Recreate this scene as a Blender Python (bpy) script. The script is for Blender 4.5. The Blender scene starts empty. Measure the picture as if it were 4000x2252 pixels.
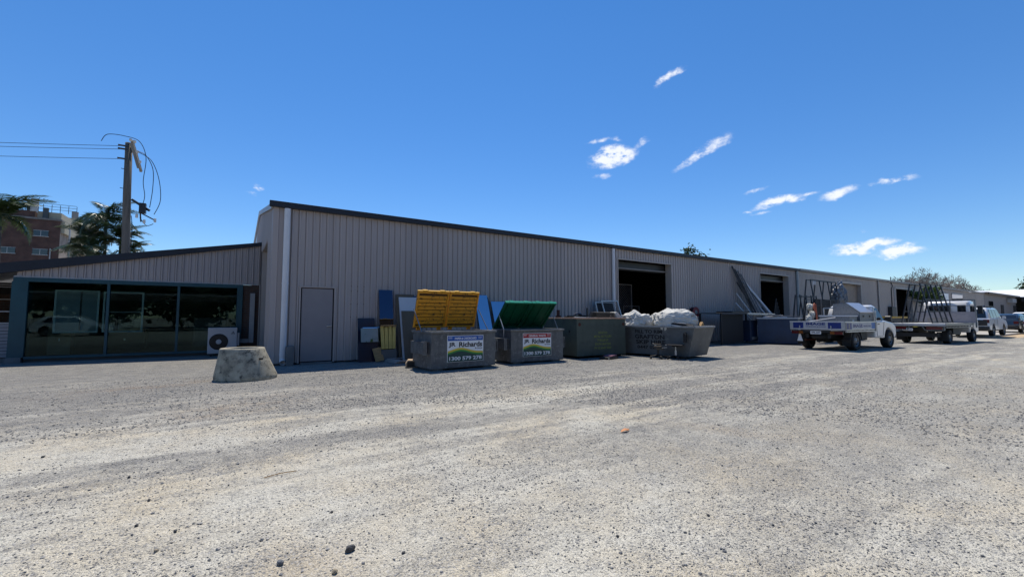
import bpy, bmesh, math, random
import numpy as np
from mathutils import Vector, Matrix
R_ = math.radians
random.seed(7); rng = np.random.default_rng(7)
S = bpy.context.scene
COL = S.collection

# ------------------------------------------------------------------ camera
EYE = Vector((-1.0, -13.92, 1.35))
HEAD = R_(56.8)            # heading measured from +X (the shed's long wall) to the left
PITCH = math.atan(113/1690.)
cam_d = bpy.data.cameras.new('camera'); cam = bpy.data.objects.new('camera', cam_d); COL.objects.link(cam)
cam_d.sensor_width = 36; cam_d.lens = 36*1690/4000.
cam_d.clip_start = .05; cam_d.clip_end = 3000
cam.location = EYE
cam.rotation_euler = (R_(90)+PITCH, 0, HEAD-R_(90))
S.camera = cam

# ------------------------------------------------------------------ sun and sky
SUN = Vector((0.17, 0.42, 1.0)).normalized()
EL = math.asin(SUN.z); AZ = math.atan2(SUN.x, SUN.y)
W = bpy.data.worlds.new('World'); S.world = W; W.use_nodes = True
nt = W.node_tree; N = nt.nodes; L = nt.links
for n in list(N): N.remove(n)
def nn(nt, t, **k):
    n = nt.nodes.new(t)
    for a, b in k.items(): setattr(n, a, b)
    return n
sky = nn(nt, 'ShaderNodeTexSky', sky_type='NISHITA', sun_disc=False)
sky.sun_elevation = EL; sky.sun_rotation = AZ
sky.altitude = 0; sky.air_density = 1.0; sky.dust_density = 0.0; sky.ozone_density = 4.5
hsv = nn(nt, 'ShaderNodeHueSaturation'); hsv.inputs['Saturation'].default_value = 1.26; hsv.inputs['Hue'].default_value = .505
L.new(sky.outputs[0], hsv.inputs['Color'])
tc = nn(nt, 'ShaderNodeTexCoord')
# clouds: small fair-weather cumulus placed by direction in the sky
nz = nn(nt, 'ShaderNodeTexNoise'); nz.inputs['Scale'].default_value = 13; nz.inputs['Detail'].default_value = 6; nz.inputs['Roughness'].default_value = .6
mp0 = nn(nt, 'ShaderNodeMapping'); mp0.inputs['Scale'].default_value = (1, 1, 1.7)
L.new(tc.outputs['Generated'], mp0.inputs['Vector']); L.new(mp0.outputs[0], nz.inputs['Vector'])
vs = nn(nt, 'ShaderNodeVectorMath', operation='SUBTRACT'); vs.inputs[1].default_value = (.5, .5, .5)
L.new(nz.outputs['Color'], vs.inputs[0])
vm = nn(nt, 'ShaderNodeVectorMath', operation='MULTIPLY'); vm.inputs[1].default_value = (.07, .07, .045)
L.new(vs.outputs[0], vm.inputs[0])
va = nn(nt, 'ShaderNodeVectorMath', operation='ADD'); L.new(tc.outputs['Generated'], va.inputs[0]); L.new(vm.outputs[0], va.inputs[1])
# azimuth (deg, anticlockwise from +X), elevation, half-width, half-height, tilt, strength
CLOUDS = [
 (43.5,20.1,3.0,1.25,8,1.0),(45.2,22.1,1.3,.42,8,.5),(43.2,22.2,1.0,.4,-10,.4),(40.0,21.5,1.2,.4,22,.4),(45.1,17.9,1.2,.4,0,.35),
 (36.2,28.3,1.7,.6,30,.6),
 (33.3,19.2,3.0,.5,22,.5),(31.0,20.4,2.1,.7,25,.5),
 (27.2,14.5,1.4,.3,15,.4),(24.5,13.0,2.8,.65,10,.85),(21.6,13.5,1.3,.3,8,.5),(27.8,12.1,.5,.25,0,.4),(26.5,11.7,.9,.25,5,.4),
 (19.0,13.2,1.6,.5,10,.55),(14.7,13.6,1.9,.42,4,.6),
 (17.9,7.2,2.9,.62,4,1.0),(14.6,6.6,2.3,.45,4,.95),(17.5,8.8,.35,.25,0,.3),
 (87.9,14.8,.8,.4,-20,.55),(88.3,14.2,.7,.3,-20,.4),
]
acc = None
for (az, el, hw, hh, tilt, st) in CLOUDS:
    a, e = R_(az), R_(el)
    d = Vector((math.cos(e)*math.cos(a), math.cos(e)*math.sin(a), math.sin(e)))
    right = Vector((math.sin(a), -math.cos(a), 0)); up = right.cross(d)
    t = R_(tilt); r2 = right*math.cos(t)+up*math.sin(t); u2 = -right*math.sin(t)+up*math.cos(t)
    M = Matrix((r2, d, u2)).transposed()
    m = nn(nt, 'ShaderNodeMapping', vector_type='TEXTURE')
    m.inputs['Location'].default_value = d; m.inputs['Rotation'].default_value = M.to_euler()
    m.inputs['Scale'].default_value = (R_(hw), .9, R_(hh))
    L.new(va.outputs[0], m.inputs['Vector'])
    ln = nn(nt, 'ShaderNodeVectorMath', operation='LENGTH'); L.new(m.outputs[0], ln.inputs[0])
    mr = nn(nt, 'ShaderNodeMapRange'); mr.inputs['From Min'].default_value = 1.25; mr.inputs['From Max'].default_value = .3
    mr.inputs['To Min'].default_value = 0; mr.inputs['To Max'].default_value = st
    L.new(ln.outputs['Value'], mr.inputs['Value'])
    if acc is None: acc = mr.outputs[0]
    else:
        mx = nn(nt, 'ShaderNodeMath', operation='MAXIMUM'); L.new(acc, mx.inputs[0]); L.new(mr.outputs[0], mx.inputs[1]); acc = mx.outputs[0]
nz2 = nn(nt, 'ShaderNodeTexNoise'); nz2.inputs['Scale'].default_value = 42; nz2.inputs['Detail'].default_value = 8; nz2.inputs['Roughness'].default_value = .65
L.new(mp0.outputs[0], nz2.inputs['Vector'])
m1 = nn(nt, 'ShaderNodeMapRange'); m1.inputs['From Min'].default_value = .3; m1.inputs['From Max'].default_value = .68; m1.inputs['To Min'].default_value = .25; m1.inputs['To Max'].default_value = 2.3
L.new(nz2.outputs['Fac'], m1.inputs['Value'])
mm = nn(nt, 'ShaderNodeMath', operation='MULTIPLY'); L.new(acc, mm.inputs[0]); L.new(m1.outputs[0], mm.inputs[1])
m2 = nn(nt, 'ShaderNodeMapRange', interpolation_type='SMOOTHSTEP'); m2.inputs['From Min'].default_value = .08; m2.inputs['From Max'].default_value = 1.15; m2.inputs['To Max'].default_value = .92
L.new(mm.outputs[0], m2.inputs['Value'])
mix = nn(nt, 'ShaderNodeMix', data_type='RGBA'); L.new(m2.outputs[0], mix.inputs['Factor'])
sx = nn(nt, 'ShaderNodeSeparateXYZ'); L.new(tc.outputs['Generated'], sx.inputs[0])
er = nn(nt, 'ShaderNodeMapRange'); er.inputs['From Min'].default_value = 0.0; er.inputs['From Max'].default_value = .55; L.new(sx.outputs['Z'], er.inputs['Value'])
tint = nn(nt, 'ShaderNodeMix', data_type='RGBA'); tint.inputs['A'].default_value = (.78, .84, .90, 1); tint.inputs['B'].default_value = (1.12, 1.02, .97, 1); L.new(er.outputs[0], tint.inputs['Factor'])
mt = nn(nt, 'ShaderNodeMix', data_type='RGBA', blend_type='MULTIPLY'); mt.inputs['Factor'].default_value = 1; L.new(hsv.outputs[0], mt.inputs['A']); L.new(tint.outputs['Result'], mt.inputs['B'])
L.new(mt.outputs['Result'], mix.inputs['A']); mix.inputs['B'].default_value = (6.9, 7.1, 7.5, 1)
bg = nn(nt, 'ShaderNodeBackground'); bg.inputs['Strength'].default_value = 0.135
L.new(mix.outputs['Result'], bg.inputs['Color'])
wo = nn(nt, 'ShaderNodeOutputWorld'); L.new(bg.outputs[0], wo.inputs['Surface'])

sl = bpy.data.lights.new('sun', 'SUN'); sl.energy = 4.8; sl.angle = R_(.53); sl.color = (1, .93, .82)
so = bpy.data.objects.new('sun', sl); COL.objects.link(so)
so.rotation_euler = SUN.to_track_quat('Z', 'Y').to_euler()
S.view_settings.view_transform = 'Standard'; S.view_settings.look = 'None'
S.view_settings.exposure = 0.12; S.view_settings.gamma = 1; S.view_settings.use_curve_mapping = False
S.render.engine = 'CYCLES'
S.cycles.max_bounces = 8; S.cycles.transparent_max_bounces = 16

# ------------------------------------------------------------------ materials
MATS = {}
def mat(name, col, rough=.7, metal=0, var=.15, scale=3., bump=0., bscale=40., col2=None, spot=None, spotscale=8., spotlim=(.58, .7), stretch=None, spec=.5, trans=None, coat=0):
    """principled material with large-scale variation, optional second-colour stains and bump"""
    if name in MATS: return MATS[name]
    m = bpy.data.materials.new(name); m.use_nodes = True; t = m.node_tree; b = t.nodes['Principled BSDF']
    c = tuple(col)+(1,); c2 = tuple(col2)+(1,) if col2 else tuple(x*(1-var) for x in col)+(1,)
    g = nn(t, 'ShaderNodeTexCoord'); mp = nn(t, 'ShaderNodeMapping')
    if stretch: mp.inputs['Scale'].default_value = stretch
    t.links.new(g.outputs['Object'], mp.inputs['Vector'])
    n = nn(t, 'ShaderNodeTexNoise'); n.inputs['Scale'].default_value = scale; n.inputs['Detail'].default_value = 5; n.inputs['Roughness'].default_value = .6
    t.links.new(mp.outputs[0], n.inputs['Vector'])
    r = nn(t, 'ShaderNodeMapRange'); r.inputs['From Min'].default_value = .35; r.inputs['From Max'].default_value = .68
    t.links.new(n.outputs['Fac'], r.inputs['Value'])
    x = nn(t, 'ShaderNodeMix', data_type='RGBA'); x.inputs['A'].default_value = c; x.inputs['B'].default_value = c2
    t.links.new(r.outputs[0], x.inputs['Factor']); out = x.outputs['Result']
    if spot:
        n2 = nn(t, 'ShaderNodeTexNoise'); n2.inputs['Scale'].default_value = spotscale; n2.inputs['Detail'].default_value = 7; n2.inputs['Roughness'].default_value = .7
        t.links.new(mp.outputs[0], n2.inputs['Vector'])
        r2 = nn(t, 'ShaderNodeMapRange'); r2.inputs['From Min'].default_value = spotlim[0]; r2.inputs['From Max'].default_value = spotlim[1]
        t.links.new(n2.outputs['Fac'], r2.inputs['Value'])
        x2 = nn(t, 'ShaderNodeMix', data_type='RGBA'); x2.inputs['B'].default_value = tuple(spot)+(1,)
        t.links.new(out, x2.inputs['A']); t.links.new(r2.outputs[0], x2.inputs['Factor']); out = x2.outputs['Result']
    if 'painted steel' in name and 'grey painted' in name:
        oi = nn(t, 'ShaderNodeObjectInfo'); ro = nn(t, 'ShaderNodeMapRange'); ro.inputs['To Min'].default_value = .95; ro.inputs['To Max'].default_value = 1.05; t.links.new(oi.outputs['Random'], ro.inputs['Value'])
        x3 = nn(t, 'ShaderNodeMix', data_type='RGBA', blend_type='MULTIPLY'); x3.inputs['Factor'].default_value = 1; t.links.new(out, x3.inputs['A']); t.links.new(ro.outputs[0], x3.inputs['B']); out = x3.outputs['Result']
    t.links.new(out, b.inputs['Base Color'])
    b.inputs['Roughness'].default_value = rough; b.inputs['Metallic'].default_value = metal
    b.inputs['Specular IOR Level'].default_value = spec
    if coat: b.inputs['Coat Weight'].default_value = coat; b.inputs['Coat Roughness'].default_value = .05
    if bump:
        n3 = nn(t, 'ShaderNodeTexNoise'); n3.inputs['Scale'].default_value = bscale; n3.inputs['Detail'].default_value = 4
        t.links.new(mp.outputs[0], n3.inputs['Vector'])
        bp = nn(t, 'ShaderNodeBump'); bp.inputs['Strength'].default_value = bump; bp.inputs['Distance'].default_value = .02
        t.links.new(n3.outputs['Fac'], bp.inputs['Height']); t.links.new(bp.outputs[0], b.inputs['Normal'])
    if trans:
        tr = nn(t, 'ShaderNodeBsdfTranslucent'); t.links.new(out, tr.inputs['Color'])
        ms = nn(t, 'ShaderNodeMixShader'); ms.inputs[0].default_value = trans
        t.links.new(b.outputs[0], ms.inputs[1]); t.links.new(tr.outputs[0], ms.inputs[2])
        t.links.new(ms.outputs[0], t.nodes['Material Output'].inputs['Surface'])
    MATS[name] = m; return m
def glass(name, tint=(.4, .45, .45), base=.04):
    if name in MATS: return MATS[name]
    m = bpy.data.materials.new(name); m.use_nodes = True; t = m.node_tree; t.nodes.remove(t.nodes['Principled BSDF'])
    tr = nn(t, 'ShaderNodeBsdfTransparent'); tr.inputs[0].default_value = tuple(tint)+(1,)
    gl = nn(t, 'ShaderNodeBsdfGlossy'); gl.inputs['Roughness'].default_value = .004; gl.inputs['Color'].default_value = (.40, .55, .58, 1)
    fr = nn(t, 'ShaderNodeFresnel'); fr.inputs['IOR'].default_value = 1.4
    ad = nn(t, 'ShaderNodeMath', operation='ADD'); ad.inputs[1].default_value = base; t.links.new(fr.outputs[0], ad.inputs[0])
    ms = nn(t, 'ShaderNodeMixShader'); t.links.new(ad.outputs[0], ms.inputs[0]); t.links.new(tr.outputs[0], ms.inputs[1]); t.links.new(gl.outputs[0], ms.inputs[2])
    t.links.new(ms.outputs[0], t.nodes['Material Output'].inputs['Surface']); MATS[name] = m; return m
def mirror(name, col):
    return mat(name, col, rough=.03, metal=1, var=.05)

M_clad = mat('mauve grey painted steel', (.455, .40, .378), rough=.42, var=.10, scale=.8, stretch=(1, 1, .25), spot=(.37, .32, .30), spotscale=2.2, spotlim=(.56, .8), bump=.02)
M_clad2 = mat('beige grey painted steel', (.47, .415, .375), rough=.5, var=.12, scale=.7, spot=(.35, .305, .27), spotscale=3)
M_navy = mat('dark navy painted trim', (.018, .022, .032), rough=.55, var=.3)
M_pale = mat('pale metal trim', (.42, .42, .42), rough=.45, var=.2)
M_greytrim = mat('weathered grey gutter', (.27, .25, .24), rough=.5, var=.25)
M_white = mat('white painted pipe', (.72, .72, .74), rough=.4, var=.08, spot=(.5, .5, .5), spotscale=5, spotlim=(.62, .85))
M_roof = mat('galvanised roof sheet', (.5, .5, .52), rough=.4, metal=.3)
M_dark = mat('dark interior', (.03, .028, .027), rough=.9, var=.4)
M_black = mat('black rubber', (.014, .014, .014), rough=.75, var=.3)
M_blackmetal = mat('black metal', (.02, .021, .023), rough=.45, var=.3)
M_conc = mat('weathered concrete', (.47, .425, .32), rough=.95, var=.45, scale=4, spot=(.07, .066, .055), spotscale=7, spotlim=(.50, .66), bump=.35, bscale=45)
M_block = mat('grey concrete', (.2, .195, .19), rough=.95, var=.3, bump=.2)
M_teal = mat('teal painted timber', (.010, .075, .098), rough=.45, var=.2)
M_glass = glass('shopfront glass', (.66, .78, .78), .0)
M_winglass = mat('dark window glass', (.012, .015, .018), rough=.05, var=.1, spec=.8)
M_alu = mat('aluminium', (.55, .56, .58), rough=.35, metal=.6, var=.15)
M_zinc = mat('dull galvanised steel', (.15, .155, .16), rough=.5, metal=.35, var=.4, scale=3, spot=(.27, .275, .285), spotscale=8, spotlim=(.52, .74), bump=.05)
M_zinc2 = mat('scuffed galvanised rim', (.24, .245, .25), rough=.4, metal=.5, var=.35, scale=9)
M_yellow = mat('yellow plastic lid', (.82, .36, .02), rough=.5, var=.15, scale=4, spot=(.10, .05, .012), spotscale=10, spotlim=(.54, .64), stretch=(1, 1, 1.5), trans=.18)
M_ylip = mat('clean yellow plastic', (.8, .46, .04), rough=.45, var=.1, trans=.18)
M_green = mat('green plastic lid', (.006, .10, .05), rough=.42, var=.3, scale=3, trans=.10)
M_greenlip = mat('light green plastic', (.03, .32, .2), rough=.4, var=.1)
M_drab = mat('dull green grey painted steel', (.085, .105, .082), rough=.6, var=.25, scale=2.5, spot=(.05, .055, .05), spotscale=5, spotlim=(.55, .75), bump=.06, bscale=9)
M_rust = mat('rusty steel', (.12, .035, .02), rough=.85, var=.4)
M_peach = mat('faded primer edge', (.6, .38, .26), rough=.7, var=.3, scale=9)
M_skip = mat('weathered grey steel', (.135, .14, .14), rough=.6, var=.3, scale=2, spot=(.2, .2, .19), spotscale=6, spotlim=(.54, .75), bump=.06, bscale=9, metal=.15)
M_bag = mat('dirty white woven plastic', (.66, .65, .60), rough=.75, var=.18, scale=3, spot=(.30, .29, .27), spotscale=3.0, spotlim=(.52, .74), bump=.25, bscale=14, trans=.12)
M_stencil_k = mat('faded black stencil paint', (.012, .012, .014), rough=.7, var=.4, scale=20)
M_stencil_y = mat('faded yellow stencil paint', (.30, .34, .04), rough=.7, col2=(.14, .16, .07), scale=25)
M_blue = mat('blue sign film', (.015, .10, .42), rough=.35, var=.1)
M_red = mat('red sign film', (.42, .012, .02), rough=.35, var=.1)
M_signw = mat('white sign film', (.86, .86, .86), rough=.4, var=.05)
M_signk = mat('black sign ink', (.01, .012, .018), rough=.4, var=.1)
M_signg = mat('green sign ink', (.04, .30, .05), rough=.4, var=.1)
M_signy = mat('yellow sign ink', (.75, .55, .06), rough=.4, var=.1)
M_signdg = mat('dark green sign ink', (.008, .06, .05), rough=.4, var=.15)
M_deepblue = mat('deep blue sign film', (.012, .035, .22), rough=.35, var=.35, scale=6)
M_wood = mat('raw timber', (.42, .25, .10), rough=.8, var=.35, scale=6, stretch=(1, 1, 6))
M_ply = mat('brown hardboard', (.14, .11, .075), rough=.8, var=.15)
M_whiteb = mat('white board', (.62, .62, .63), rough=.5, var=.05)
M_card = mat('brown cardboard', (.42, .3, .19), rough=.9, var=.2)
M_bluepaint = mat('dark blue painted steel', (.02, .04, .09), rough=.5, var=.4, scale=2, spot=(.05, .07, .09), spotscale=4)
M_bluegrey = mat('grey blue painted steel', (.055, .07, .078), rough=.55, var=.25)
M_brick_shade = None
M_bluemirror = mirror('blue tinted mirror glass', (.42, .52, .62))
M_darkmirror = mirror('dark tinted glass', (.05, .065, .10))
M_carwhite = mat('white car paint', (.74, .75, .76), rough=.25, var=.04, coat=.6)
M_cardark = mat('dark blue grey car paint', (.03, .045, .065), rough=.22, var=.1, coat=.8)
M_carsilver = mat('silver car paint', (.42, .43, .44), rough=.25, metal=.4, var=.05, coat=.6)
M_checker = mat('checkerplate aluminium', (.24, .25, .26), rough=.5, metal=.5, var=.35, scale=22, bump=.5, bscale=60)
M_rim = mat('steel wheel', (.22, .22, .22), rough=.45, metal=.4)
M_amber = mat('amber lens', (.24, .075, .015), rough=.2)
M_redlens = mat('red lens', (.11, .01, .012), rough=.2)
M_orange = mat('orange plastic strap', (.6, .16, .08), rough=.6, var=.4)
M_bark = mat('pole timber', (.15, .135, .115), rough=.95, var=.4, scale=8, stretch=(1, 1, .1), bump=.4, bscale=20)
M_palmleaf = mat('palm leaf', (.06, .10, .03), rough=.32, var=.5, scale=2, trans=.25, spec=.7)
M_leaf = mat('tree leaf', (.04, .075, .022), rough=.55, var=.55, scale=1.2, trans=.2)
M_bushleaf = mat('bright shrub leaf', (.09, .15, .03), rough=.55, var=.5, scale=2, trans=.25)
M_trunk = mat('tree bark', (.12, .10, .085), rough=.95, var=.4)
M_twig = mat('bare grey twigs', (.21, .18, .16), rough=.95, var=.35)
M_porcelain = mat('pale insulator', (.6, .58, .54), rough=.4)
M_beige = mat('beige render', (.38, .35, .27), rough=.9, var=.15)
M_redpaint = mat('dark red enamel', (.22, .008, .015), rough=.45)
M_fabric = mat('black fabric', (.018, .018, .02), rough=.95)
M_stonegrey = None

def brickmat(name, c1, c2, mortar, scale, rot=(0, 0, 0)):
    m = bpy.data.materials.new(name); m.use_nodes = True; t = m.node_tree; b = t.nodes['Principled BSDF']
    g = nn(t, 'ShaderNodeTexCoord'); mp = nn(t, 'ShaderNodeMapping'); mp.inputs['Rotation'].default_value = rot
    t.links.new(g.outputs['Object'], mp.inputs['Vector'])
    br = nn(t, 'ShaderNodeTexBrick'); br.inputs['Scale'].default_value = scale
    br.inputs['Color1'].default_value = tuple(c1)+(1,); br.inputs['Color2'].default_value = tuple(c2)+(1,); br.inputs['Mortar'].default_value = tuple(mortar)+(1,)
    br.inputs['Mortar Size'].default_value = .03; br.inputs['Brick Width'].default_value = .5; br.inputs['Row Height'].default_value = .18
    t.links.new(mp.outputs[0], br.inputs['Vector'])
    n = nn(t, 'ShaderNodeTexNoise'); n.inputs['Scale'].default_value = .8; n.inputs['Detail'].default_value = 6; t.links.new(mp.outputs[0], n.inputs['Vector'])
    r = nn(t, 'ShaderNodeMapRange'); r.inputs['From Min'].default_value = .3; r.inputs['From Max'].default_value = .7; r.inputs['To Min'].default_value = .65; r.inputs['To Max'].default_value = 1.2
    t.links.new(n.outputs['Fac'], r.inputs['Value'])
    mx = nn(t, 'ShaderNodeMix', data_type='RGBA', blend_type='MULTIPLY'); mx.inputs['Factor'].default_value = 1
    t.links.new(br.outputs['Color'], mx.inputs['A']); t.links.new(r.outputs[0], mx.inputs['B'])
    t.links.new(mx.outputs['Result'], b.inputs['Base Color']); b.inputs['Roughness'].default_value = .92
    bp = nn(t, 'ShaderNodeBump'); bp.inputs['Strength'].default_value = .4; bp.inputs['Distance'].default_value = .01; bp.invert = True
    t.links.new(br.outputs['Fac'], bp.inputs['Height']); t.links.new(bp.outputs[0], b.inputs['Normal'])
    return m
M_brick_shade = brickmat('red brown brick', (.11, .045, .033), (.08, .034, .027), (.10, .075, .065), 2.2, (R_(90), 0, 0))  # hotel brick darkened to its tone in shade
M_brick_lit = brickmat('red brown brick sunlit', (.36, .17, .12), (.30, .13, .10), (.3, .24, .2), 2.2, (R_(90), 0, R_(90)))  # same hotel brick, painted lighter for the sunlit side face
M_brickdark = brickmat('brown brick', (.10, .05, .034), (.08, .042, .03), (.08, .07, .06), 2.1, (R_(90), 0, 0))

# ------------------------------------------------------------------ mesh helpers
class MB:
    def __init__(s): s.v = []; s.f = []
    def add(s, vs, fs):
        o = len(s.v); s.v += [tuple(v) for v in vs]; s.f += [tuple(i+o for i in f) for f in fs]; return s
    def box(s, x0, x1, y0, y1, z0, z1, M=None):
        v = [(x, y, z) for z in (z0, z1) for y in (y0, y1) for x in (x0, x1)]
        if M: v = [tuple(M @ Vector(p)) for p in v]
        return s.add(v, [(0, 2, 3, 1), (4, 5, 7, 6), (0, 1, 5, 4), (2, 6, 7, 3), (0, 4, 6, 2), (1, 3, 7, 5)])
    def bar(s, a, b, w, h=None, up=(0, 0, 1)):
        """rectangular bar from a to b, w wide and h deep"""
        a, b = Vector(a), Vector(b); h = h or w; d = (b-a).normalized(); u = Vector(up)
        if abs(d.dot(u)) > .98: u = Vector((1, 0, 0))
        r = d.cross(u).normalized()*w/2; u = r.cross(d).normalized()*h/2
        v = [p+i*r+j*u for p in (a, b) for i, j in ((-1, -1), (1, -1), (1, 1), (-1, 1))]
        return s.add(v, [(0, 1, 2, 3), (7, 6, 5, 4), (0, 4, 5, 1), (1, 5, 6, 2), (2, 6, 7, 3), (3, 7, 4, 0)])
    def tube(s, pts, rad, seg=8, cap=True):
        pts = [Vector(p) for p in pts]; n = len(pts)
        if not hasattr(rad, '__len__'): rad = [rad]*n
        vs = []; fs = []; pu = None
        for i, p in enumerate(pts):
            d = (pts[min(i+1, n-1)]-pts[max(i-1, 0)]).normalized()
            if pu is None: pu = d.cross(Vector((0, 0, 1)) if abs(d.z) < .9 else Vector((1, 0, 0))).normalized()
            pu = (pu-d*pu.dot(d)).normalized(); w = d.cross(pu)
            for k in range(seg):
                a = 2*math.pi*k/seg; vs.append(p+(pu*math.cos(a)+w*math.sin(a))*rad[i])
        for i in range(n-1):
            for k in range(seg):
                k2 = (k+1) % seg; fs.append((i*seg+k, i*seg+k2, (i+1)*seg+k2, (i+1)*seg+k))
        if cap: fs.append(tuple(reversed(range(seg)))); fs.append(tuple((n-1)*seg+k for k in range(seg)))
        return s.add(vs, fs)
    def lathe(s, prof, seg=24, M=None, closed=False):
        vs = []; fs = []
        for r, z in prof:
            for k in range(seg):
                a = 2*math.pi*k/seg; vs.append((r*math.cos(a), r*math.sin(a), z))
        m = len(prof)
        for i in range(m if closed else m-1):
            j = (i+1) % m
            for k in range(seg):
                k2 = (k+1) % seg; fs.append((i*seg+k, i*seg+k2, j*seg+k2, j*seg+k))
        if M: vs = [tuple(M @ Vector(v)) for v in vs]
        return s.add(vs, fs)
    def prism(s, poly, a, b, axis='y', M=None):
        n = len(poly)
        f = {'y': lambda p, t: (p[0], t, p[1]), 'x': lambda p, t: (t, p[0], p[1]), 'z': lambda p, t: (p[0], p[1], t)}[axis]
        v = [f(p, a) for p in poly]+[f(p, b) for p in poly]
        if M: v = [tuple(M @ Vector(q)) for q in v]
        return s.add(v, [tuple(range(n)), tuple(reversed(range(n, 2*n)))]+[(i, i+n, (i+1) % n+n, (i+1) % n) for i in range(n)])
    def loft(s, secs, cap=True):
        n = len(secs[0]); vs = [p for q in secs for p in q]; fs = []
        for i in range(len(secs)-1):
            for k in range(n):
                k2 = (k+1) % n; fs.append((i*n+k, i*n+k2, (i+1)*n+k2, (i+1)*n+k))
        if cap: fs.append(tuple(reversed(range(n)))); fs.append(tuple((len(secs)-1)*n+k for k in range(n)))
        return s.add(vs, fs)
    def mesh(s, name):
        me = bpy.data.meshes.new(name); me.from_pydata(s.v, [], s.f); me.validate()
        bm = bmesh.new(); bm.from_mesh(me); bmesh.ops.recalc_face_normals(bm, faces=bm.faces); bm.to_mesh(me); bm.free(); return me
    def build(s, name, m, parent=None, smooth=False, bevel=0, seg=2, solid=0):
        return obj(name, s.mesh(name), m, parent, smooth, bevel, seg, solid)
def obj(name, me, m, parent=None, smooth=False, bevel=0, seg=2, solid=0):
    if m and not me.materials: me.materials.append(m)
    if smooth: me.polygons.foreach_set('use_smooth', [True]*len(me.polygons))
    o = bpy.data.objects.new(name, me); COL.objects.link(o)
    if parent: o.parent = parent
    if solid: q = o.modifiers.new('solid', 'SOLIDIFY'); q.thickness = solid; q.offset = 0
    if bevel:
        q = o.modifiers.new('bevel', 'BEVEL'); q.width = bevel; q.segments = seg; q.limit_method = 'ANGLE'; q.angle_limit = R_(40)
    return o
def B(*a, **k): return MB().box(*a, **k)
def tag(o, label=None, cat=None, group=None, kind=None):
    if label: o['label'] = label
    if cat: o['category'] = cat
    if group: o['group'] = group
    if kind: o['kind'] = kind
    return o
def thing(name, label, cat, loc=(0, 0, 0), rz=0, group=None, scale=1):
    o = bpy.data.objects.new(name, None); COL.objects.link(o); o.location = loc; o.rotation_euler = (0, 0, rz)
    o.empty_display_size = .3; o.scale = (scale,)*3
    return tag(o, label, cat, group)
KIDS = {}
def copy_tree(o, parent=None):
    c = o.copy(); COL.objects.link(c); c.parent = parent
    for ch in [x for x in o.children]: copy_tree(ch, c)
    return c
def lettering(name, s, m, parent, x, y, z, w, h, side='front', bold=.0, depth=.0015, rz=None, sp=1.0):
    """flat lettering fitted to a w x h box whose lower left corner is x,y,z; it faces -Y ('front') or is turned by rz about z"""
    cu = bpy.data.curves.new(name, 'FONT'); cu.body = s; cu.size = 1; cu.offset = bold; cu.extrude = .001; cu.space_character = sp; cu.resolution_u = 3
    t = bpy.data.objects.new(name, cu); COL.objects.link(t)
    dg = bpy.context.evaluated_depsgraph_get(); me = bpy.data.meshes.new_from_object(t.evaluated_get(dg))
    bpy.data.objects.remove(t); bpy.data.curves.remove(cu)
    co = np.empty(len(me.vertices)*3); me.vertices.foreach_get('co', co); co = co.reshape(-1, 3)
    mn, mx = co.min(0), co.max(0)
    co[:, 0] = (co[:, 0]-mn[0])/(mx[0]-mn[0])*w; co[:, 1] = (co[:, 1]-mn[1])/(mx[1]-mn[1])*h
    dd = (co[:, 2]-mn[2])/max(mx[2]-mn[2], 1e-6)*depth
    new = np.stack([co[:, 0], -dd, co[:, 1]], 1)
    me.vertices.foreach_set('co', new.ravel()); me.update(); me.materials.clear(); me.materials.append(m); me.name = name
    o = bpy.data.objects.new(name, me); COL.objects.link(o); o.parent = parent; o.location = (x, y, z)
    if rz is not None: o.rotation_euler = (0, 0, rz)
    return o
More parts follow.
